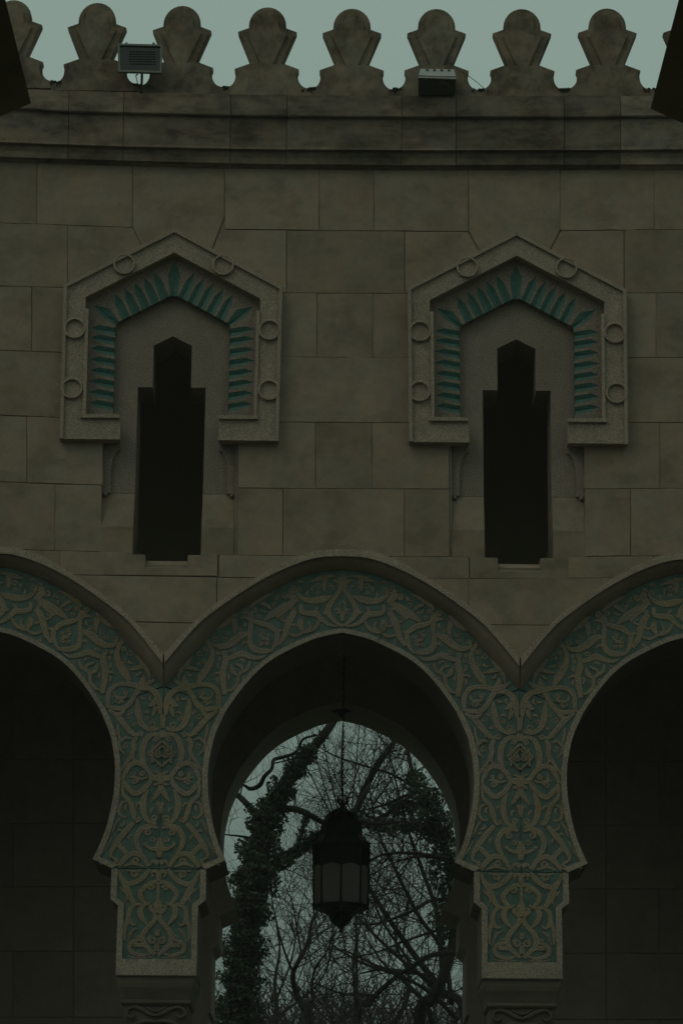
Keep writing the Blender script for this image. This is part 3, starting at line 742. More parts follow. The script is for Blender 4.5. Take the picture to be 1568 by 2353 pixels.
    b = bmesh.new(); zc = zz(2440); r_ = hx*.55
    lathe(b, [(r_*1.35, 0), (r_*1.35, .2), (r_*1.15, .3), (r_, .38), (r_*.97, zc)], 24, (px, cy, 0))
    obj('column', b, M_SOFF_SHADED, arc, smooth=True)
for q in (-.5, .5): pillar(q*BAY)
pillar(-1.5*BAY, (1,)); pillar(1.5*BAY, (-1,))

a_, c_ = TX((84, 1433), PD, 0), TX((95, 1480), PD, 0)
b = bmesh.new(); prism(b, [(a_[0]-.004, a_[1]), (a_[0]+.004, a_[1]), (T(90.5, 1478, PD)[0]+.004, T(0, 1479, PD)[1]), (T(90.5, 1478, PD)[0]-.004, T(0, 1478.5, PD)[1])][:0] or
      [(T(95, 1430, PD)[0]-.0035, T(0, 1430, PD)[1]), (T(95, 1430, PD)[0]+.0035, T(0, 1430, PD)[1]), (T(82, 1471, PD)[0]+.0035, T(0, 1474, PD)[1]), (T(82, 1471, PD)[0]-.0035, T(0, 1473, PD)[1])], PD-.0185, PD+.01)
obj('open_joint', b, M_MORTAR, arc)
M_MOSS = plain('moss', (.035, .036, .020), .95, var=.5, scale=30, spec=.1)
rm = random.Random(5)
for (u0_, v0_), (u1_, v1_) in zip([(a, b_+201) for a, b_ in mer], [(a, b_+201) for a, b_ in mer][1:]):
    c = Q((u0_+u1_)/2, (v0_+v1_)/2-16, MD); b = bmesh.new()
    for i in range(rm.randint(26, 60)):
        q = bmesh.ops.create_icosphere(b, subdivisions=1, radius=rm.uniform(.006, .015))['verts']
        bmesh.ops.translate(b, verts=q, vec=(c[0]+rm.gauss(0, .030), MD-.002+rm.uniform(-.006, .03), c[2]+.012-abs(rm.gauss(0, .022))))
    obj('moss', b, M_MOSS, arc, kind='stuff')

# ------------------------------------------------------------------ window surrounds
def win(ax, tag_):
    X = lambda du, v, d=0.0: (ax+T(du, v, d)[0], T(du, v, d)[1])
    half = [(0, 529.4), (251, 660.6), (251, 1014), (113, 1014), (113, 966), (200.5, 966), (200.5, 687), (0, 582.7)]
    fr = [X(a, v, -.07) for a, v in half]+[X(-a, v, -.07) for a, v in reversed(half[1:-1])]
    # frame: joined at the apex, so build as one closed outline
    ring = [X(a, v, -.07) for a, v in half]+[X(-a, v, -.07) for a, v in reversed(half[1:-1])]
    out_half = half[:7]
    poly = [X(a, v, -.07) for a, v in half[:7]]+[X(0, 582.7, -.07)]+[X(-a, v, -.07) for a, v in reversed(half[1:7])]
    b = prism(bmesh.new(), poly, -.07, .045)
    sur = obj('window_surround', b, M_GRAN, arc, origin=(ax, 0, X(0, 1014)[1]))
    # raised rims
    def strip(line, w_, y=-.096, name='surround_rim', closed=False):
        b = bmesh.new()
        for (p, q) in zip(line, line[1:]):
            tx, ty = q[0]-p[0], q[1]-p[1]; l = math.hypot(tx, ty); nx, ny = -ty/l*w_, tx/l*w_
            ex, ey = tx/l*w_*.25, ty/l*w_*.25
            pl = [X(p[0], p[1], -.07), X(q[0]+ex, q[1]+ey, -.07), X(q[0]+nx+ex, q[1]+ny+ey, -.07), X(p[0]+nx, p[1]+ny, -.07)]
            prism(b, pl, y+random.uniform(-.0012, .0012), -.06)
        return obj(name, b, M_GRAN, sur)
    strip([(0, 529.4), (251, 660.6), (251, 1014)], 8); strip([(-251, 1014), (-251, 660.6), (0, 529.4)], 8)
    strip([(200, 966), (200, 715)], -7.5, -.092); strip([(-200, 715), (-200, 966)], -7.5, -.092)
    strip([(113, 966), (205, 966)], -8, -.100, 'ledge'); strip([(-205, 966), (-113, 966)], -8, -.100, 'ledge')
    strip([(113, 1014), (251, 1014)], -5, -.078); strip([(-251, 1014), (-113, 1014)], -5, -.078)
    for cx, cy_ in ((-113.5, 612), (113.5, 612), (-223.5, 760), (223.5, 760), (-226, 898), (226, 898)):
        b = bmesh.new(); n = 28
        c = X(cx, cy_, -.07); k_ = T(1, cy_, -.07)[0]
        prof = [(25.5*k_, -.062), (25.5*k_, -.097), (24.5*k_, -.100), (21*k_, -.100), (20*k_, -.0715), (19*k_, -.0712)]
        rings = [[b.verts.new((c[0]+r*math.cos(2*math.pi*i/n), y, c[1]+r*1.0*math.sin(2*math.pi*i/n))) for i in range(n)] for r, y in prof]
        for a, e in zip(rings, rings[1:]):
            for i in range(n): b.faces.new((a[i], a[(i+1) % n], e[(i+1) % n], e[i]))
        b.faces.new(rings[-1]); bmesh.ops.recalc_face_normals(b, faces=b.faces)
        obj('roundel', b, M_GRAN, sur)
    # fluted band with pointed turquoise hollows
    def C(X_, Y_): return ((X_-768)/2.4014*(1-(Y_-200)/2.4014/21700*1.0), 498.2+Y_/2.4014)
    yb = .028
    def il(du): return 678+du*69/131.8
    flutes = []          # right half: each is a closed notch outline, tip in the middle of the list
    for (tx, ty), bx in (((46, 629.5), 20), ((68.3, 642), 41.5), ((91, 653.5), 62.5), ((113, 666.5), 84.5), ((136, 678.5), 108)):
        a_, b2_ = bx-9.3, bx+9.3; by = il(bx); dx, dy = tx-bx, ty-by; l = math.hypot(dx, dy); nx, ny = -dy/l, dx/l
        sh = (bx+dx*.66, by+dy*.66)
        flutes.append([(a_, il(a_)), (sh[0]-nx*9.6, sh[1]-ny*9.6), (tx, ty), (sh[0]+nx*9.0, sh[1]+ny*9.0), (b2_, il(b2_))])
    for f in flutes:      # keep the outline running left to right
        if f[1][0] > f[3][0]: f[1], f[3] = f[3], f[1]
    flutes.append([(124, il(124)), (146, 713), (183, 705), (168, 728), (131.8, 756)])
    for i in range(8):
        vt = 762.5+25.07*i-9
        if i == 0: vt += 3
        flutes.append([(131.8, vt+.5), (169, vt-5.5), (188, vt+1.5), (165, vt+12), (131.8, vt+19)])
    flutes[-9][4] = (131.8, 752.5)
    apex = [(0, 603), (14, 634), (9.0, il(9.0))]
    inner = list(apex)
    for f in flutes: inner += f
    inner += [(131.8, 972)]
    outer_h = [(206, 972), (206, 684), (0, 576)]
    rpoly = [X(a, v, yb) for a, v in inner+outer_h]
    lpoly = [X(-a, v, yb) for a, v in inner+outer_h]
    b = bmesh.new(); prism(b, rpoly, yb, .11); prism(b, lpoly, yb, .11)
    band = obj('fluted_band', b, M_PANEL, sur)
    inset_h = []
    for f in flutes:
        for sg in (1, -1): inset_h.append([X(sg*f[k][0], f[k][1], yb) for k in (2, 3, 4, 0, 1)])
    inset_h.append([X(a, v, yb) for a, v in ((0, 603), (14, 634), (9, il(9)), (-9, il(9)), (-14, 634))])
    me_f = None
    for h in inset_h:
        n = len(h); b = bmesh.new()
        tip = h[0]; bs = ((h[2][0]+h[3][0])/2, (h[2][1]+h[3][1])/2)
        rim = [b.verts.new((p_[0], yb+.002, p_[1])) for p_ in h]
        sp0 = (tip[0]*.65+bs[0]*.35, tip[1]*.65+bs[1]*.35)
        s0 = b.verts.new((sp0[0], yb+.011, sp0[1])); s1 = b.verts.new((bs[0]*.97+tip[0]*.03, yb+.015, bs[1]*.97+tip[1]*.03))
        b.faces.new((rim[0], rim[1], s0)); b.faces.new((rim[1], rim[2], s1, s0)); b.faces.new((rim[2], rim[3], s1)); b.faces.new((rim[3], rim[4], s0, s1)); b.faces.new((rim[4], rim[0], s0))
        bmesh.ops.recalc_face_normals(b, faces=b.faces)
        o = obj('turquoise_flute', b, M_TEAL2, sur)
    # recessed panel with the stepped slit
    ph = [(153, 650), (153, 1137), (78, 1137), (78, 893), (44, 893), (44, 797), (0, 775)]
    py = .10
    poly = [X(a, v, py) for a, v in ph]+[X(-a, v, py) for a, v in reversed(ph[:-1])]
    obj('recessed_panel', prism(bmesh.new(), poly, py, .60), M_PANEL, sur)
    # brackets under the legs, sloped sills, sill stones
    for sg in (1, -1):
        br = [(153, 1012)]+[(113+21*math.sin(R(t)), 1036+58*(1-math.cos(R(t)))) for t in (0, 20, 40, 60, 75, 90)]+[(134, 1136), (153, 1136)]
        br[0:1] = [(153, 1008), (113, 1008)]
        b = bmesh.new()
        prism(b, [X(sg*a, v, .06) for a, v in br], .062, .12)
        obj('bracket', b, M_PANEL, sur)
        kx, kz = X(sg*146, 1139, .05); b = bmesh.new()
        bmesh.ops.create_uvsphere(b, u_segments=12, v_segments=8, radius=.027)
        bmesh.ops.scale(b, vec=(1, 1.2, .9), verts=b.verts); bmesh.ops.translate(b, verts=b.verts, vec=(kx, .085, kz))
        obj('corbel_drop', b, M_PANEL, sur, smooth=True)
        b = bmesh.new()
        x0, x1 = X(sg*78.5, 1150)[0], X(sg*152, 1150)[0]
        zt, zb = X(0, 1138, .10)[1], X(0, 1214, 0)[1]
        xs = sorted((x0, x1))
        pr = [(.098, zt), (.001, zb), (.001, X(0, 1277)[1]), (.62, X(0, 1277)[1]), (.62, zt)]
        rg = [[b.verts.new((x, y, z)) for y, z in pr] for x in xs]
        for i in range(5): b.faces.new((rg[0][i], rg[0][(i+1) % 5], rg[1][(i+1) % 5], rg[1][i]))
        b.faces.new(rg[0]); b.faces.new(rg[1]); bmesh.ops.recalc_face_normals(b, faces=b.faces)
        obj('sloped_sill', b, M_WALL, sur)
    # notched sill stone below the slit
    x_l, x_r = (-116, 117) if tag_ == 0 else (-113, 113)
    v0 = 1274
    po = [(x_l, v0), (-79, v0), (-79, 1278), (-49, 1278), (-49, 1308.5), (49, 1308.5), (49, 1278), (79, 1278), (79, v0), (x_r, v0), (x_r, 1325), (x_l, 1325)]
    obj('sill_stone', prism(bmesh.new(), [X(a, v) for a, v in po], -.001, .62), M_WALL, sur)
    b = bmesh.new()
    za, zb = X(0, 1292.5, .12)[1], X(0, 1308.5, 0)[1]
    xs = (X(-49, 1300)[0], X(49, 1300)[0])
    pr = [(.12, za), (.004, zb+.001), (.004, zb-.01), (.61, zb-.01), (.61, za)]
    rg = [[b.verts.new((x, y, z)) for y, z in pr] for x in xs]
    for i in range(5): b.faces.new((rg[0][i], rg[0][(i+1) % 5], rg[1][(i+1) % 5], rg[1][i]))
    b.faces.new(rg[0]); b.faces.new(rg[1]); bmesh.ops.recalc_face_normals(b, faces=b.faces)
    obj('sloped_sill', b, M_WALL, sur)
win(-BAY/2, 0); win(BAY/2, 1)

# ------------------------------------------------------------------ rooms behind: porch, ceiling, rear wall with its own horseshoe arch
RY0, RY1 = 2.99, 3.88
zc = T(0, 1335, PD)[1]
opn = [TX(p, PD) for p in OPEN]+[TX(p, PD) for p in LOWER]
zcap = opn[-1][1]; xj = opn[-1][0]
right = opn+[(xj+.03, zcap-.002), (xj+.03, 0.0)]
poly = [(0+x, z) for x, z in right]+[(HX, 0), (HX, zTop-.5), (-HX, zTop-.5), (-HX, 0)]+[(-x, z) for x, z in reversed(right[1:])]
obj('rear_wall', prism(bmesh.new(), poly, RY0, RY1), M_INNER, arc)
bm = box(bmesh.new(), -HX, HX, YB+.001, RY0-.001, zc, zc+.25); obj('porch_ceiling', bm, M_DARK, arc)
bm = bmesh.new(); box(bm, -HX+.01, HX-.01, RY0-.03, RY0-.002, zc+.26, zTop-.47); box(bm, -HX+.01, HX-.01, YB+.002, RY0-.04, zc+.252, zc+.28); box(bm, -HX+.01, HX-.01, YB+.002, RY0-.04, zTop-.50, zTop-.47)
for sg in (-1, 1): box(bm, sg*BAY*.95-.05, sg*BAY*.95+.05, YB+.002, RY0-.04, zc+.3, zTop-.52)
obj('upper_room', bm, M_ROOM, arc)
bm = box(bmesh.new(), -HX, HX, .305, RY1, zTop-.45, zTop-.2); obj('roof', bm, M_DARK, arc)
for sg in (-1, 1):
    bm = box(bmesh.new(), sg*HX+min(0, sg*.3), sg*HX+max(0, sg*.3), -.0, RY1, 0, zTop-.2); obj('end_wall', bm, M_DARK, arc)
# coursed blocks on the inner face of the rear wall, seen through the side arches
def rear_row(v0, v1, us):
    for a, b_ in zip(us, us[1:]):
        pts = [Q(a+.4, v0+.4, RY0), Q(b_-.4, v0+.4, RY0), Q(b_-.4, v1-.4, RY0), Q(a+.4, v1-.4, RY0)]
        y = RY0-.012-random.uniform(0, .004)
        b = prism(bmesh.new(), [(p_[0], p_[2]) for p_ in pts], y, RY0+.02, (), .005, .005)
        obj('stone_block', b, M_INNER, arc)
for i, (v0, v1) in enumerate(((1450, 1600), (1600, 1746), (1746, 1892), (1892, 2038), (2038, 2186), (2186, 2338), (2338, 2490))):
    o_ = 60 if i % 2 else 0
    rear_row(v0, v1, [-420, -220+o_, -30+o_, 169, 290+o_*.4, 440])
    rear_row(v0+5, v1+5, [1112, 1250-o_*.3, 1391, 1513+o_, 1700, 1900])
# pendant finial at the top of the rear arch
c = TX((0, 1454), PD); b = bmesh.new()
prism(b, [(x, c[1]+z) for x, z in ((-.125, -.008), (-.05, .02), (0, .05), (.05, .02), (.125, -.008), (.055, -.045), (.02, -.065), (0, -.10), (-.02, -.065), (-.055, -.045))], 3.28, 3.34)
obj('hanging_bracket', b, M_IRON, arc)

# ------------------------------------------------------------------ the arcade the picture is taken from
tip_x, tip_z = T(263, 1979.3, PD)
YF = -L+tip_x*(FPX*CT+(243-1176)*ST)/711.0
_d = YF
zneed = EYE+(FPX*ST-(243-1176)*CT)*((L+YF)/(FPX*CT+(243-1176)*ST))
dz = zneed-tip_z
near = thing('near_arcade', 'dark near horseshoe arch whose impost points cut into both upper corners', 'archway', (0, YF, 0))
lowp = []
H2 = 1.5*BAY
XN = -.015-10*(L+YF)/(FPX*CT+(243-1176)*ST)
right = [(x, z+dz) for x, z in [TX(p, PD) for p in OPEN]+[TX(p, PD) for p in LOWER]]
right += [(right[-1][0]+.03, right[-1][1]-.002), (right[-1][0]+.03, 0)]
seg = []
for k in (-1, 0, 1):
    seg += [(XN+k*BAY-x, z) for x, z in reversed(right)]+[(XN+k*BAY+x, z) for x, z in right[1:]]
poly = [(-H2, 0)]+seg+[(H2, 0), (H2, zTop+1.6), (-H2, zTop+1.6)]  # unseen wall top raised to block sky light from the facing piers
obj('arch_wall', prism(bmesh.new(), poly, YF-.8, YF), M_DARK, near)
bm = box(bmesh.new(), -H2, H2, -28, YF-.81, zc+dz+.1, zc+dz+.35); obj('ceiling', bm, M_DARK, near)
bm = box(bmesh.new(), -H2, H2, -28.3, -28.01, 0, zc+dz+.35); obj('back_wall', bm, M_DARK, near)
for sg in (-1, 1):
    bm = box(bmesh.new(), sg*H2+min(0, sg*.3), sg*H2+max(0, sg*.3), -28.3, YF, 0, zTop-.3); obj('side_wall', bm, M_DARK, near)

# ------------------------------------------------------------------ floodlights on the parapet
FD = -.30
def fq(u, v, d=FD): return Q(u, v, d)
ctr = fq(321, 132)
fl = thing('floodlight', 'grey rectangular floodlight with ribbed lens on a thin post between two left merlons', 'floodlight', (ctr[0], FD, fq(326, 190)[2]), 'floodlights on the parapet')
def quad_frame(bm, o4, i4, y0, y1, yi):
    for k in range(4):
        a, b_ = o4[k], o4[(k+1) % 4]; c_, d_ = i4[(k+1) % 4], i4[k]
        prism(bm, [(a[0], a[2]), (b_[0], b_[2]), (c_[0], c_[2]), (d_[0], d_[2])], y0, y1)
o4 = [fq(269.5, 98.5), fq(372.5, 101), fq(371, 166), fq(272, 163.5)]
i4 = [fq(274.5, 102.5), fq(368, 105), fq(367, 161.5), fq(276.5, 159.5)]
b = bmesh.new(); quad_frame(b, o4, i4, FD, FD+.035, 0)
obj('frame', b, M_METAL, fl)
b = prism(bmesh.new(), [(p_[0], p_[2]) for p_ in i4], FD+.02, FD+.03); obj('lens', b, M_LENS, fl)
b = bmesh.new()
top = [(p_[0], p_[2]) for p_ in o4]; cxx = sum(x for x, z in top)/4; czz = sum(z for x, z in top)/4
vsf = [b.verts.new((x, FD+.036, z)) for x, z in top]; vsb = [b.verts.new((cxx+(x-cxx)*.72, FD+.13, czz+.01+(z-czz)*.72)) for x, z in top]
b.faces.new(vsf); b.faces.new(vsb)
for k in range(4): b.faces.new((vsf[k], vsf[(k+1) % 4], vsb[(k+1) % 4], vsb[k]))
bmesh.ops.recalc_face_normals(b, faces=b.faces); obj('housing', b, M_METAL, fl)
for i in range(6):
    v = 115.5+i*5.6; p0 = fq(296, v, FD); p1 = fq(357, v+.8, FD)
    b = bmesh.new(); tube(b, [(p0[0], FD+.017, p0[2]), (p1[0], FD+.017, p1[2])], .0045, 6); obj('reflector_rib', b, M_FIN, fl)
for u in (290, 352.5):
    p0 = fq(u, 97.5, FD); b = box(bmesh.new(), p0[0]-.011, p0[0]+.011, FD+.002, FD+.03, p0[2]-.004, p0[2]+.006); obj('clip', b, M_METAL, fl)
p0, p1 = fq(325, 160), fq(325.5, 205); b = bmesh.new(); box(b, p0[0]-.011, p0[0]+.011, FD+.06, FD+.08, p1[2], p0[2]); obj('post', b, M_IRON, fl)
b = bmesh.new(); tube(b, [Q(316.5, 191, FD+.1), Q(314, 182, FD+.1), Q(312, 173.5, FD+.1), Q(314, 171, FD+.1), Q(317, 169.5, FD+.1)], [.004, .004, .005, .008, .005], 5); obj('sensor_stalk', b, M_CABLE, fl)

F2 = -.34
ctr = Q(1004, 185, F2)
f2 = thing('floodlight', 'pale grey box floodlight tilted downward with dark lens, fixed below the sixth merlon', 'floodlight', (ctr[0], F2, Q(1004, 218, F2)[2]), 'floodlights on the parapet')
za, zb, zd = Q(1004, 150, F2)[2], Q(1004, 179, F2)[2], Q(1004, 217, F2+.12)[2]
xa0, xa1 = Q(966, 150, F2)[0], Q(1043, 150, F2)[0]; xb0, xb1 = Q(961, 178, F2)[0], Q(1047, 180, F2)[0]
b = bmesh.new()
lidp = [(xa0, F2+.07, za+.002), (xa1, F2+.07, za-.003), (xb1, F2, zb+.018), (xb0, F2, zb+.026)]
rim_ = [(xb0-.001, F2-.004, zb+.004), (xb1+.001, F2-.004, zb-.006)]
v = [b.verts.new(p_) for p_ in lidp]; rv = [b.verts.new(p_) for p_ in rim_]
bk = [b.verts.new((xa0, F2+.20, za)), b.verts.new((xa1, F2+.20, za-.003)), b.verts.new((xb1, F2+.20, zb-.006)), b.verts.new((xb0, F2+.20, zb+.004))]
b.faces.new((v[0], v[1], v[2], v[3])); b.faces.new((v[3], v[2], rv[1], rv[0])); b.faces.new((v[0], bk[0], bk[1], v[1])); b.faces.new((rv[0], rv[1], bk[2], bk[3]))
b.faces.new((v[1], bk[1], bk[2], rv[1], v[2])); b.faces.new((v[0], v[3], rv[0], bk[3], bk[0])); b.faces.new(bk)
bmesh.ops.recalc_face_normals(b, faces=b.faces); obj('lid', b, M_BOXLID, f2)
b = bmesh.new(); tube(b, [(xb0, F2-.004, zb+.027), ((xb0+xb1)/2, F2-.006, zb+.018), (xb1, F2-.004, zb+.019)], .0028, 5); obj('lid_seam', b, M_METAL, f2)
for i in range(4):
    f = (i+.5)/4*.86+.09; x = xa0+(xa1-xa0)*f; b = box(bmesh.new(), x-.012, x+.012, F2+.038, F2+.075, za-.022, za-.010); obj('vent', b, M_METAL, f2)
b = bmesh.new()
fr = [(xb0+.002, F2+.01, zb), (xb1-.002, F2+.01, zb-.008), (xb1-.004, F2+.10, zd+.025), (xb1-.03, F2+.12, zd), (xb0+.03, F2+.12, zd), (xb0+.003, F2+.10, zd+.03)]
a_ = [b.verts.new(p_) for p_ in fr]; c_ = [b.verts.new((p_[0], F2+.19, p_[2])) for p_ in fr]
b.faces.new(a_); b.faces.new(c_)
for k in range(6): b.faces.new((a_[k], a_[(k+1) % 6], c_[(k+1) % 6], c_[k]))
bmesh.ops.recalc_face_normals(b, faces=b.faces); obj('lens', b, M_LENS, f2)
b = bmesh.new(); tube(b, catmull([Q(1046, 155, F2+.1), Q(1060, 163.5, F2+.13), Q(1075.6, 173.5, F2+.18), Q(1095, 188, F2+.24), Q(1112, 203, F2+.3)], 4), .0032, 5)
cb = obj('cable', b, M_CABLE, None); cb['label'] = 'thin dark cable running from the right floodlight down to the parapet gap'; cb['category'] = 'cable'

# ------------------------------------------------------------------ lantern
LD = 1.95
lt = T(1, 2000, LD)[0]
def lz(v): return Q(784, v, LD)[2]
lc = Q(783, 2000, LD); lx = lc[0]
lan = thing('hanging_lantern', 'black eight sided iron lantern with frosted panes hanging by chain in the middle arch', 'lantern', (lx, LD, lz(2143)))
A0 = -math.pi/2
def ring8(r, z): return [(lx+r*math.cos(A0+i*math.pi/4), LD+r*math.sin(A0+i*math.pi/4), z) for i in range(8)]
R0 = 65*lt
def dome_prof(): return [(5, 1857), (12, 1861), (24, 1867), (33, 1873), (39, 1881), (44, 1890), (48, 1904), (49, 1918), (55, 1929), (64, 1938), (67, 1941), (67, 1948), (64, 1950)]
b = bmesh.new(); pr = dome_prof()
rr = [[b.verts.new(p_) for p_ in ring8(r*lt, lz(v))] for r, v in pr[3:]]
for a, e in zip(rr, rr[1:]):
    for k in range(8): b.faces.new((a[k], a[(k+1) % 8], e[(k+1) % 8], e[k]))
obj('hood', b, M_IRON, lan)
b = bmesh.new()                 # pierced crown above the hood: ribs and cross bars
for k in range(16):
    a = A0+k*math.pi/8
    tube(b, [(lx+r*lt*math.cos(a), LD+r*lt*math.sin(a), lz(v)) for r, v in ((3, 1856), (11, 1860.5), (23, 1866.5), (33, 1873), (39, 1881))], .008, 4)
for r, v in ((8, 1859), (16, 1863), (25, 1868), (33, 1873.5)):
    tube(b, [(lx+r*lt*math.cos(i*math.pi/12), LD+r*lt*math.sin(i*math.pi/12), lz(v)) for i in range(25)], .0075, 4, False)
obj('pierced_dome', b, M_IRON, lan, kind='stuff')
b = bmesh.new(); lathe(b, [(.012, 0), (.03, .006), (.012, .03), (.02, .045), (.009, .07), (.009, .085)], 12, (lx+.006, LD, lz(1860))); obj('finial', b, M_IRON, lan, smooth=True)
b = bmesh.new(); cz_ = lz(1837); pts = []; rd = []
for i in range(25):
    a = math.pi/2+R(22)+R(316)*i/24; pts.append((lx+.010+0.047*math.cos(a), LD, cz_+.047*math.sin(a))); s_ = abs(i-12)/12; rd.append(.0050+.0105*(1-s_))
tube(b, pts, rd, 8); obj('crescent', b, M_IRON, lan, smooth=True)
b = bmesh.new()                 # cresting spikes round the eave
for k in range(48):
    a = A0+2*math.pi*k/48; rr_ = R0*1.01*math.cos(math.pi/8)/math.cos(((2*math.pi*k/48) % (math.pi/4))-math.pi/8)
    h = .045+.028*((k % 6) in (2, 3)); zt = lz(1942)
    tube(b, [(lx+rr_*math.cos(a), LD+rr_*math.sin(a), zt-.01), (lx+rr_*.985*math.cos(a), LD+rr_*.985*math.sin(a), zt+h)], [.012, .003], 4)
obj('cresting', b, M_IRON, lan, kind='stuff')
zt, zb_ = lz(1950), lz(2082)
P0 = ring8(R0*.985, zt); P1 = ring8(R0*.955, zb_)
for k in range(8):
    p_, q_ = Vector(P0[k]), Vector(P1[k]); b = bmesh.new(); tube(b, [p_, p_.lerp(q_, .12), p_.lerp(q_, .35), p_.lerp(q_, .93), q_], [.018, .013, .009, .009, .018], 6); obj('glazing_bar', b, M_IRON, lan)
    a1, a2 = Vector(P0[k]), Vector(P0[(k+1) % 8]); b1, b2 = Vector(P1[k]), Vector(P1[(k+1) % 8])
    cen = Vector((lx, LD, 0))
    def ins(p): return Vector((lx+(p.x-lx)*.975, LD+(p.y-LD)*.975, p.z))
    b = bmesh.new(); f_ = [b.verts.new(ins(p)) for p in (a1, a2, b2, b1)]; g_ = [b.verts.new(Vector((lx+(v_.co.x-lx)*.96, LD+(v_.co.y-LD)*.96, v_.co.z))) for v_ in f_]
    b.faces.new(f_); b.faces.new(list(reversed(g_)))
    for i in range(4): b.faces.new((f_[i], g_[i], g_[(i+1) % 4], f_[(i+1) % 4]))
    obj('pane', b, M_GLASS, lan)
    # arched iron fret in the head of each pane
    b = bmesh.new(); n = 10; fa = []
    def PT(s, t): return (a1.lerp(a2, s)).lerp(b1.lerp(b2, s), t)
    prev = None
    for i in range(n+1):
        s = i/n; t = .36-.05*math.sin(math.pi*s)
        v1_, v2_ = b.verts.new(PT(s, 0)), b.verts.new(PT(s, t))
        if prev: b.faces.new((prev[0], v1_, v2_, prev[1]))
        prev = (v1_, v2_)
    obj('arched_fret', b, M_IRON, lan)
b = bmesh.new(); prf = [(64, 2080), (66, 2084), (65, 2090), (48, 2096), (33, 2098), (33, 2102), (29, 2104), (27, 2110), (23, 2117), (15, 2125), (7, 2131), (4, 2135)]
rr = [[b.verts.new(p_) for p_ in ring8(r*lt*.99, lz(v))] for r, v in prf]
for a, e in zip(rr, rr[1:]):
    for k in range(8): b.faces.new((a[k], a[(k+1) % 8], e[(k+1) % 8], e[k]))
b.faces.new(rr[-1]); bmesh.ops.recalc_face_normals(b, faces=b.faces); obj('base_pendant', b, M_IRON, lan)
b = bmesh.new(); bmesh.ops.create_uvsphere(b, u_segments=12, v_segments=8, radius=.019); bmesh.ops.translate(b, verts=b.verts, vec=(lx, LD, lz(2139.5))); obj('ball_tip', b, M_IRON, lan, smooth=True)
for k in range(8):
    p_ = Vector(ring8(R0*.96, lz(2088))[k]); b = bmesh.new(); tube(b, [p_, p_-Vector((0, 0, .02)), p_-Vector((0, 0, .035)), p_-Vector((0, 0, .05))], [.008, .005, .009, .002], 6); obj('corner_drop', b, M_IRON, lan)
b = bmesh.new(); z = cz_+.03; i = 0; ztop = zc
while z < ztop and i < 120:
    pts = []
    for q in range(9):
        a = 2*math.pi*q/8; o1 = .009*math.cos(a); o2 = .022*math.sin(a)
        pts.append((lx+.010+(o1 if i % 2 else 0), LD+(0 if i % 2 else o1), z+.02+o2))
    tube(b, pts, .0045, 4, False); z += .035; i += 1
obj('chain', b, M_IRON, lan)
b = bmesh.new(); lathe(b, [(.11, 0), (.11, -.02), (.05, -.06), (.02, -.10)], 16, (lx+.01, LD, zc-.001)); obj('ceiling_rose', b, M_IRON, lan)

# ------------------------------------------------------------------ trees beyond the rear arch
def K(X, Y): return (481.1+X/2.6075, 1589.3+Y/2.6075)
def limb(spec, d, wob=.5, seed=0):
    """spec (X,Y,w) drawn; d = depth behind the wall; returns points+radii"""
    rnd = random.Random(seed); pts = []; rad = []
    cs = catmull(spec, 5); n = len(cs); ph = rnd.random()*6
    for i, (X, Y, w_) in enumerate(cs):
        dd = d+wob*math.sin(ph+i*.25)
        pts.append(Q(*K(X, Y), dd)); rad.append(max(.006, w_*.5/2.6075/FPX*(L+dd)))
    return pts, rad
class Tree:
    def __init__(s, label, base, cat='tree'):
        s.t = thing('bare_tree', label, cat, base); s.b = bmesh.new(); s.tw = bmesh.new(); s.rnd = random.Random(hash(label) % 9999 if False else len(label)*31+int(abs(base[0])*100)); s.limbs = []; s.nt = 0
    def add(s, spec, d, wob=.5, tw=True):
        p_, r_ = limb(spec, d, wob, len(s.limbs)+int(d*7)); tube(s.b, p_, r_, 9)
        if tw: s.limbs.append((p_, r_))
        return p_, r_
    def twig(s, p, dr, ln, r, lvl, up=.15):
        if s.nt > 7000: return
        s.nt += 1
        n = 4 if lvl > 0 else 3; pts = [p]; d_ = dr.normalized(); st = ln/n; rnd = s.rnd
        for i in range(n):
            d_ = (d_+Vector((rnd.gauss(0, .16), rnd.gauss(0, .12), rnd.gauss(up*.25, .16)))).normalized(); pts.append(pts[-1]+d_*st)
        tube(s.tw, pts, [r*(1-.75*i/n) for i in range(n+1)], 3, False)
        if lvl <= 0: return
        for i in range(rnd.randint(3, 5)):
            k = rnd.randint(1, n); q = pts[k]
            ang = rnd.choice((-1, 1))*rnd.uniform(.35, 1.0)
            base = (pts[k]-pts[k-1]).normalized(); side = base.cross(Vector((0, 1, 0))).normalized()
            nd = base*math.cos(ang)+side*math.sin(ang)+Vector((0, rnd.uniform(-.4, .4), .05))
            s.twig(q, nd, ln*rnd.uniform(.45, .8), r*.6, lvl-1, up)
    def twigs(s, per_m=2.2, ln=1.3, lvl=2, frm=0.0, up=.3, rmax=.02):
        for p_, r_ in s.limbs:
            for i in range(int(len(p_)*frm)+1, len(p_)-1):
                seg = (p_[i+1]-p_[i]); m_ = seg.length*per_m; c_ = int(m_)+(s.rnd.random() < m_-int(m_))
                for _ in range(c_):
                    f = s.rnd.random(); q = p_[i].lerp(p_[i+1], f); t = seg.normalized(); side = t.cross(Vector((0, 1, 0))).normalized()
                    ang = s.rnd.choice((-1, 1))*s.rnd.uniform(.5, 1.3)
                    nd = t*math.cos(ang)+side*math.sin(ang)+Vector((0, s.rnd.uniform(-.5, .5), up))
                    s.twig(q, nd, ln*s.rnd.uniform(.5, 1.25), min(rmax, r_[i]*.5), lvl, up)
    def done(s):
        obj('trunk', s.b, M_BARK, s.t, smooth=True)
        if len(s.tw.verts): obj('twigs', s.tw, M_TWIG, s.t, kind='stuff')
        else: s.tw.free()
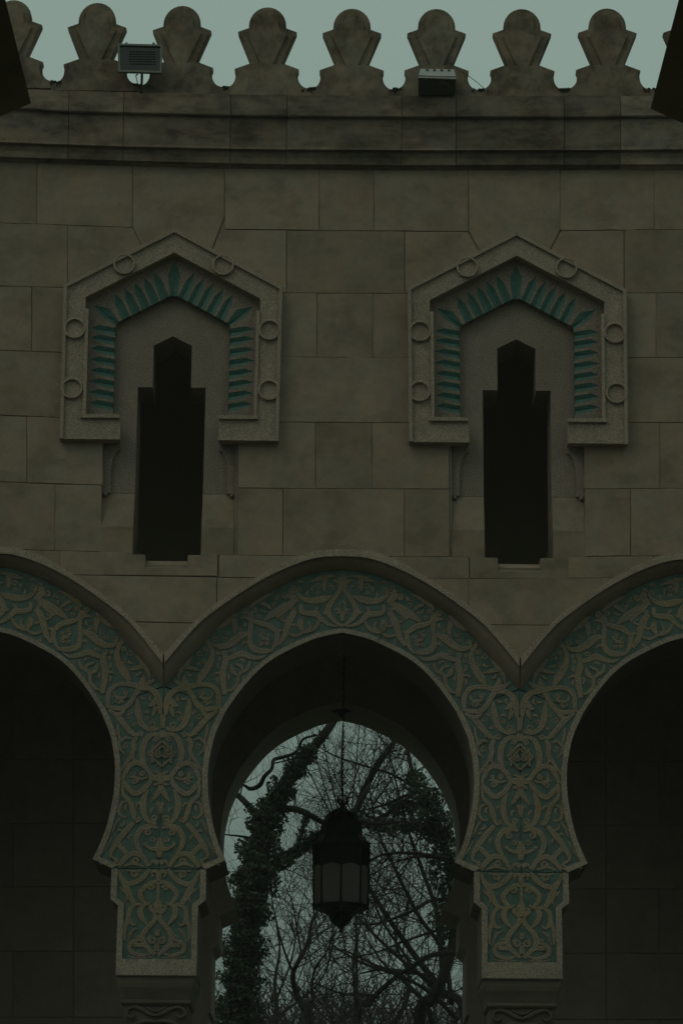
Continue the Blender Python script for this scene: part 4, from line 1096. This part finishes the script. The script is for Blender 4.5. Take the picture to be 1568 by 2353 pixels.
def leaves(parent, items, seed=1, size=.055, name='ivy'):
    rnd = random.Random(seed); V = []; F = []
    for p_, r_, dens, spread in items:
        for i in range(len(p_)-1):
            seg = p_[i+1]-p_[i]; ln = seg.length; R_ = (r_[i]+r_[i+1])*.5*spread+.02
            n = int(ln*dens*(.4+R_*5))
            t = seg.normalized(); a1 = t.orthogonal().normalized(); a2 = t.cross(a1)
            for _ in range(n):
                a = rnd.random()*6.283; cl_ = .75+.3*math.sin(i*1.7+a*2)+.2*rnd.random()
                rr = R_*cl_*rnd.uniform(.62, 1.12)
                c = p_[i]+seg*rnd.random()+(a1*math.cos(a)+a2*math.sin(a))*rr
                s_ = size*rnd.uniform(.55, 1.25)
                nrm = Vector((rnd.gauss(0, 1), rnd.gauss(-.6, 1), rnd.gauss(.5, 1))).normalized(); e1 = nrm.orthogonal().normalized()
                e1 = Matrix.Rotation(rnd.random()*6.28, 3, nrm) @ e1; e2 = nrm.cross(e1)
                k = len(V)
                V += [c-e1*s_*.5, c+e2*s_*.42-e1*s_*.1, c+e1*s_*.6+nrm*s_*.12, c-e2*s_*.42-e1*s_*.1]
                F += [(k, k+1, k+2), (k, k+2, k+3)]
    og = wloc(parent); V = [v_-og for v_ in V]
    me = bpy.data.meshes.new(name); me.from_pydata([tuple(v_) for v_ in V], [], F); me.materials.append(M_IVY)
    o = bpy.data.objects.new(name, me); COL.objects.link(o); o.parent = parent; o['kind'] = 'stuff'; return o

def gbase(X, d): q = Q(*K(X, 2000), d); return (q[0], d, 0)
def down(spec, X2, w2): return [(X2, 4700, w2*1.25), (X2*.5+spec[0][0]*.5, 3300, w2*1.1)]+spec
# 1 the ivy clad tree on the left
D1 = 11.0
t1 = Tree('thick leaning tree trunk wrapped in dark ivy at the left of the middle arch', gbase(160, D1))
t1.t.name = 'ivy_tree'
tr = down([(170, 1989, 150), (195, 1700, 155), (222, 1400, 150), (262, 1150, 165), (305, 900, 135), (365, 730, 105), (440, 580, 92), (530, 440, 84), (625, 330, 62), (725, 200, 52), (820, 40, 44), (900, -200, 36), (930, -500, 22)], 150, 170)
a1 = t1.add(tr, D1, .15)
a2 = t1.add([(255, 1150, 70), (400, 1035, 62), (520, 955, 52), (650, 860, 44), (760, 800, 36), (860, 720, 30), (960, 560, 22)], D1, .3)
a3 = t1.add([(370, 715, 40), (450, 700, 42), (540, 712, 40), (620, 750, 36), (700, 785, 32), (860, 770, 28), (1000, 790, 22), (1150, 780, 14)], D1+.2, .3)
a4 = t1.add([(300, 760, 44), (240, 690, 40), (180, 630, 36), (90, 560, 30), (-40, 430, 20)], D1-.2, .3)
a5 = t1.add([(640, 260, 14), (560, 285, 16), (520, 360, 21), (440, 392, 22), (385, 408, 24), (372, 462, 22), (330, 505, 26), (300, 560, 30), (245, 582, 26), (205, 560, 16), (100, 520, 12)], D1-.3, .3)
a6 = t1.add([(255, 880, 16), (200, 868, 14), (110, 858, 9), (20, 850, 5)], D1, .1)
a7 = t1.add([(540, 900, 14), (560, 830, 16), (575, 760, 12), (590, 730, 8)], D1, .1)
t1.twigs(1.2, .8, 2, .0, .3, .012); t1.done()
leaves(t1.t, [(a1[0][8:42], a1[1][8:42], 2600, 1.5), (a1[0][42:51], a1[1][42:51], 1900, 1.35), (a1[0][50:54], a1[1][50:54], 500, 1.0), (a2[0][:16], a2[1][:16], 1300, 1.45), (a7[0], a7[1], 700, 2.4), (a4[0][:6], a4[1][:6], 600, 1.4)], 3, .045)
# 2 tree on the right with ivy
D2 = 13.0
t2 = Tree('dark bare tree with ivy patches on its limbs at the right of the middle arch', gbase(1240, D2))
b1 = t2.add(down([(1250, 2000, 72), (1335, 1840, 66), (1420, 1650, 64), (1462, 1450, 60), (1450, 1100, 62), (1400, 900, 50), (1330, 700, 42), (1235, 560, 34), (1195, 400, 26), (1150, 150, 16)], 1150, 110), D2, .3)
b2 = t2.add([(1420, 880, 36), (1300, 805, 34), (1180, 800, 34), (1050, 810, 32), (930, 790, 28), (840, 740, 24), (780, 640, 14)], D2, .3)
b3 = t2.add([(1370, 640, 28), (1240, 670, 28), (1120, 700, 26), (1000, 760, 24), (900, 720, 16)], D2+.3, .3)
b4 = t2.add([(870, 740, 44), (905, 640, 42), (950, 540, 44), (1010, 430, 40), (1085, 330, 34), (1150, 200, 24)], D2+.5, .2)
b5 = t2.add([(1440, 1000, 22), (1240, 970, 20), (1080, 970, 18), (985, 1000, 14), (900, 1080, 8)], D2, .4)
b6 = t2.add([(1460, 1250, 26), (1330, 1250, 22), (1200, 1320, 20), (1000, 1390, 15), (860, 1390, 9)], D2, .4)
b7 = t2.add([(1460, 1560, 34), (1300, 1590, 28), (1160, 1680, 24), (1050, 1660, 16), (900, 1690, 9)], D2-.3, .4)
def J(*a): return [(1.94*x-116.6, 1.94*y-69.4, w_) for x, y, w_ in a]
t2.add(J((380, 195, 6), (450, 235, 10), (540, 265, 13), (620, 290, 15), (710, 340, 18)), D2+.3, .2)
t2.add(J((500, 410, 8), (600, 385, 16), (670, 355, 20), (760, 335, 24)), D2+.2, .2)
t2.add(J((560, 600, 6), (640, 560, 10), (720, 545, 15), (800, 560, 20)), D2-.1, .2)
t2.twigs(3.0, 1.2, 2, .1, .25, .012); t2.done()
leaves(t2.t, [(b1[0][24:48], b1[1][24:48], 1100, 3.8), (b2[0][:26], b2[1][:26], 900, 2.2), (b3[0][:12], b3[1][:12], 800, 3.0)], 5, .048)
# 3 slender leaning stems
D3 = 16.0
t3 = Tree('slender bare tree whose long straight stems lean across behind the lantern', gbase(1500, D3))
t3.add(down([(1530, 1989, 50), (1400, 1800, 44), (1250, 1610, 38), (1100, 1400, 32), (965, 1190, 26), (880, 1000, 18), (800, 750, 10)], 1700, 70), D3, .2)
t3.add([(1450, 1870, 34), (1400, 1560, 28), (1250, 1340, 25), (1110, 1060, 22), (1010, 840, 16), (960, 600, 9)], D3, .3)
t3.add([(1400, 1800, 30), (1375, 1480, 28), (1350, 1290, 26), (1270, 1060, 24), (1180, 800, 18), (1120, 560, 12), (1060, 300, 7)], D3+.4, .3)
t3.add([(1400, 1790, 24), (1200, 1650, 22), (1010, 1480, 18), (870, 1340, 14), (700, 1250, 8)], D3-.4, .3)
t3.add([(1330, 1700, 20), (1050, 1660, 18), (830, 1560, 12), (700, 1540, 6)], D3, .3)
t3.add(J((400, 785, 6), (470, 840, 10), (560, 885, 14), (650, 915, 18), (740, 965, 24), (825, 1050, 30)), D3+.6, .2)
t3.add(J((440, 860, 6), (560, 845, 10), (680, 800, 14), (830, 750, 18)), D3+.2, .2)
t3.add(J((560, 660, 10), (590, 740, 14), (650, 830, 18), (700, 900, 22), (780, 980, 26)), D3+.9, .2)
t3.twigs(3.4, 1.3, 2, .15, .3, .012); t3.done()
# 4 crooked tree
D4 = 18.0
t4 = Tree('crooked thin bare tree rising below and left of the lantern', gbase(585, D4))
t4.add(down([(590, 1989, 46), (560, 1900, 38), (512, 1790, 34), (500, 1690, 32), (535, 1610, 28), (590, 1500, 25), (612, 1380, 22), (655, 1300, 16), (690, 1200, 9)], 600, 60), D4, .2)
t4.add([(575, 1920, 22), (618, 1860, 18), (612, 1760, 16), (636, 1650, 13), (700, 1560, 10), (760, 1420, 6)], D4, .2)
t4.add([(505, 1700, 16), (450, 1560, 14), (415, 1440, 12), (380, 1280, 8), (350, 1100, 5)], D4+.3, .3)
t4.add([(550, 1580, 12), (520, 1400, 10), (500, 1280, 8), (460, 1180, 5)], D4+.3, .3)
t4.twigs(4.2, 1.5, 2, .1, .45, .012); t4.done()
# 5 forked tree low in the middle
D5 = 20.0
t5 = Tree('bare forked tree with arching limbs at the bottom right of the middle arch', gbase(930, D5))
t5.add(down([(880, 1995, 44), (950, 1870, 36), (1080, 1740, 30), (1240, 1630, 26), (1420, 1540, 18), (1560, 1480, 10)], 800, 60), D5, .3)
t5.add([(900, 1960, 26), (870, 1780, 20), (860, 1600, 14), (900, 1400, 10), (880, 1200, 6)], D5, .3)
t5.add([(1100, 1989, 30), (1180, 1850, 26), (1190, 1700, 20), (1130, 1550, 14), (1100, 1400, 8)], D5+.5, .3)
t5.add([(1000, 1820, 20), (800, 1810, 14), (640, 1750, 8)], D5, .3)
t5.add([(1330, 1989, 34), (1300, 1880, 30), (1190, 1760, 24), (1050, 1640, 14), (950, 1500, 8)], D5, .3)
t5.twigs(4.0, 1.6, 2, .1, .4, .012); t5.done()
# 6 fine upright tree high behind the lantern
D6 = 24.0
t6 = Tree('tall fine twigged bare tree far behind the lantern chain', gbase(820, D6))
t6.add(down([(880, 1500, 16), (830, 1100, 16), (810, 800, 14), (790, 500, 14), (800, 200, 8)], 820, 50), D6, .2, False)
for sx, ex in ((-30, 640), (-10, 700), (20, 880), (30, 980), (20, 1080), (-20, 560), (40, 1160)):
    t6.add([(815+sx, 860, 10), ((815+ex)/2+sx*.5, 640, 9), (ex, 400, 7), (ex+(ex-800)*.3, 130, 5)], D6+sx*.02, .4)
t6.twigs(2.8, 1.5, 2, .0, .8, .010); t6.done()
D7 = 26.0
t7 = Tree('distant bare tree with fine branches at the lower left behind the ivy trunk', gbase(380, D7))
t7.add(down([(400, 1989, 30), (390, 1750, 22), (420, 1550, 14), (400, 1400, 8)], 420, 40), D7, .2)
t7.add([(395, 1850, 16), (480, 1640, 12), (520, 1450, 8), (540, 1300, 5)], D7, .3)
t7.add([(400, 1950, 14), (650, 1750, 11), (740, 1500, 7), (700, 1250, 5)], D7, .3)
t7.twigs(2.6, 1.9, 2, .0, .6, .010); t7.done()
# far thicket along the bottom
b = bmesh.new(); rnd = random.Random(11)
for i in range(380):
    d = rnd.uniform(30, 44); u = rnd.uniform(440, 1120); zt = Q(u, rnd.uniform(2300, 2352), d)
    p0 = Vector((zt[0]+rnd.gauss(0, .5), d, zt[2]-3.2)); q = p0.copy(); pts = [q]; dv = Vector((rnd.gauss(0, .35), 0, 1)).normalized()
    for k in range(7): dv = (dv+Vector((rnd.gauss(0, .18), rnd.gauss(0, .1), .03))).normalized(); q = q+dv*(zt[2]-p0[2])/6.6; pts.append(q)
    tube(b, pts, [.030*(1-k/8.5) for k in range(8)], 3, False)
    for k in range(2, 8):
        for _ in range(2):
            dv2 = (dv+Vector((rnd.gauss(0, .8), 0, .2))).normalized(); e = pts[k]+dv2*rnd.uniform(.3, .9); tube(b, [pts[k], pts[k].lerp(e, .5)+Vector((0, 0, .05)), e], [.012, .009, .004], 3, False)
for i in range(520):
    d = rnd.uniform(30, 44); u = rnd.uniform(440, 1120); zt = Q(u, 2350, d); x = zt[0]
    tube(b, [(x, d, 0), (x+rnd.gauss(0, .3), d, zt[2]-2.5)], [.05, .03], 3, False)
th = obj('thicket', b, M_TWIG, None); th['kind'] = 'stuff'; th['label'] = 'far dark thicket of bare twigs low behind the trees'; th['category'] = 'thicket'

# ------------------------------------------------------------------ thin scattering volume added to lift the blacks
bm = box(bmesh.new(), -205, 205, -205, 205, -1.1, zTop+2.4)
hz = obj('black_lift_haze', bm, None); hz['kind'] = 'stuff'
hm = bpy.data.materials.new('black_lift_volume'); hm.use_nodes = True; hn = hm.node_tree; hn.nodes.clear()
ho = hn.nodes.new('ShaderNodeOutputMaterial'); hv = hn.nodes.new('ShaderNodeVolumePrincipled')
hv.inputs['Color'].default_value = (.95, .93, .80, 1); hv.inputs['Density'].default_value = .0014
hn.links.new(hv.outputs[0], ho.inputs['Volume']); hz.data.materials.append(hm)
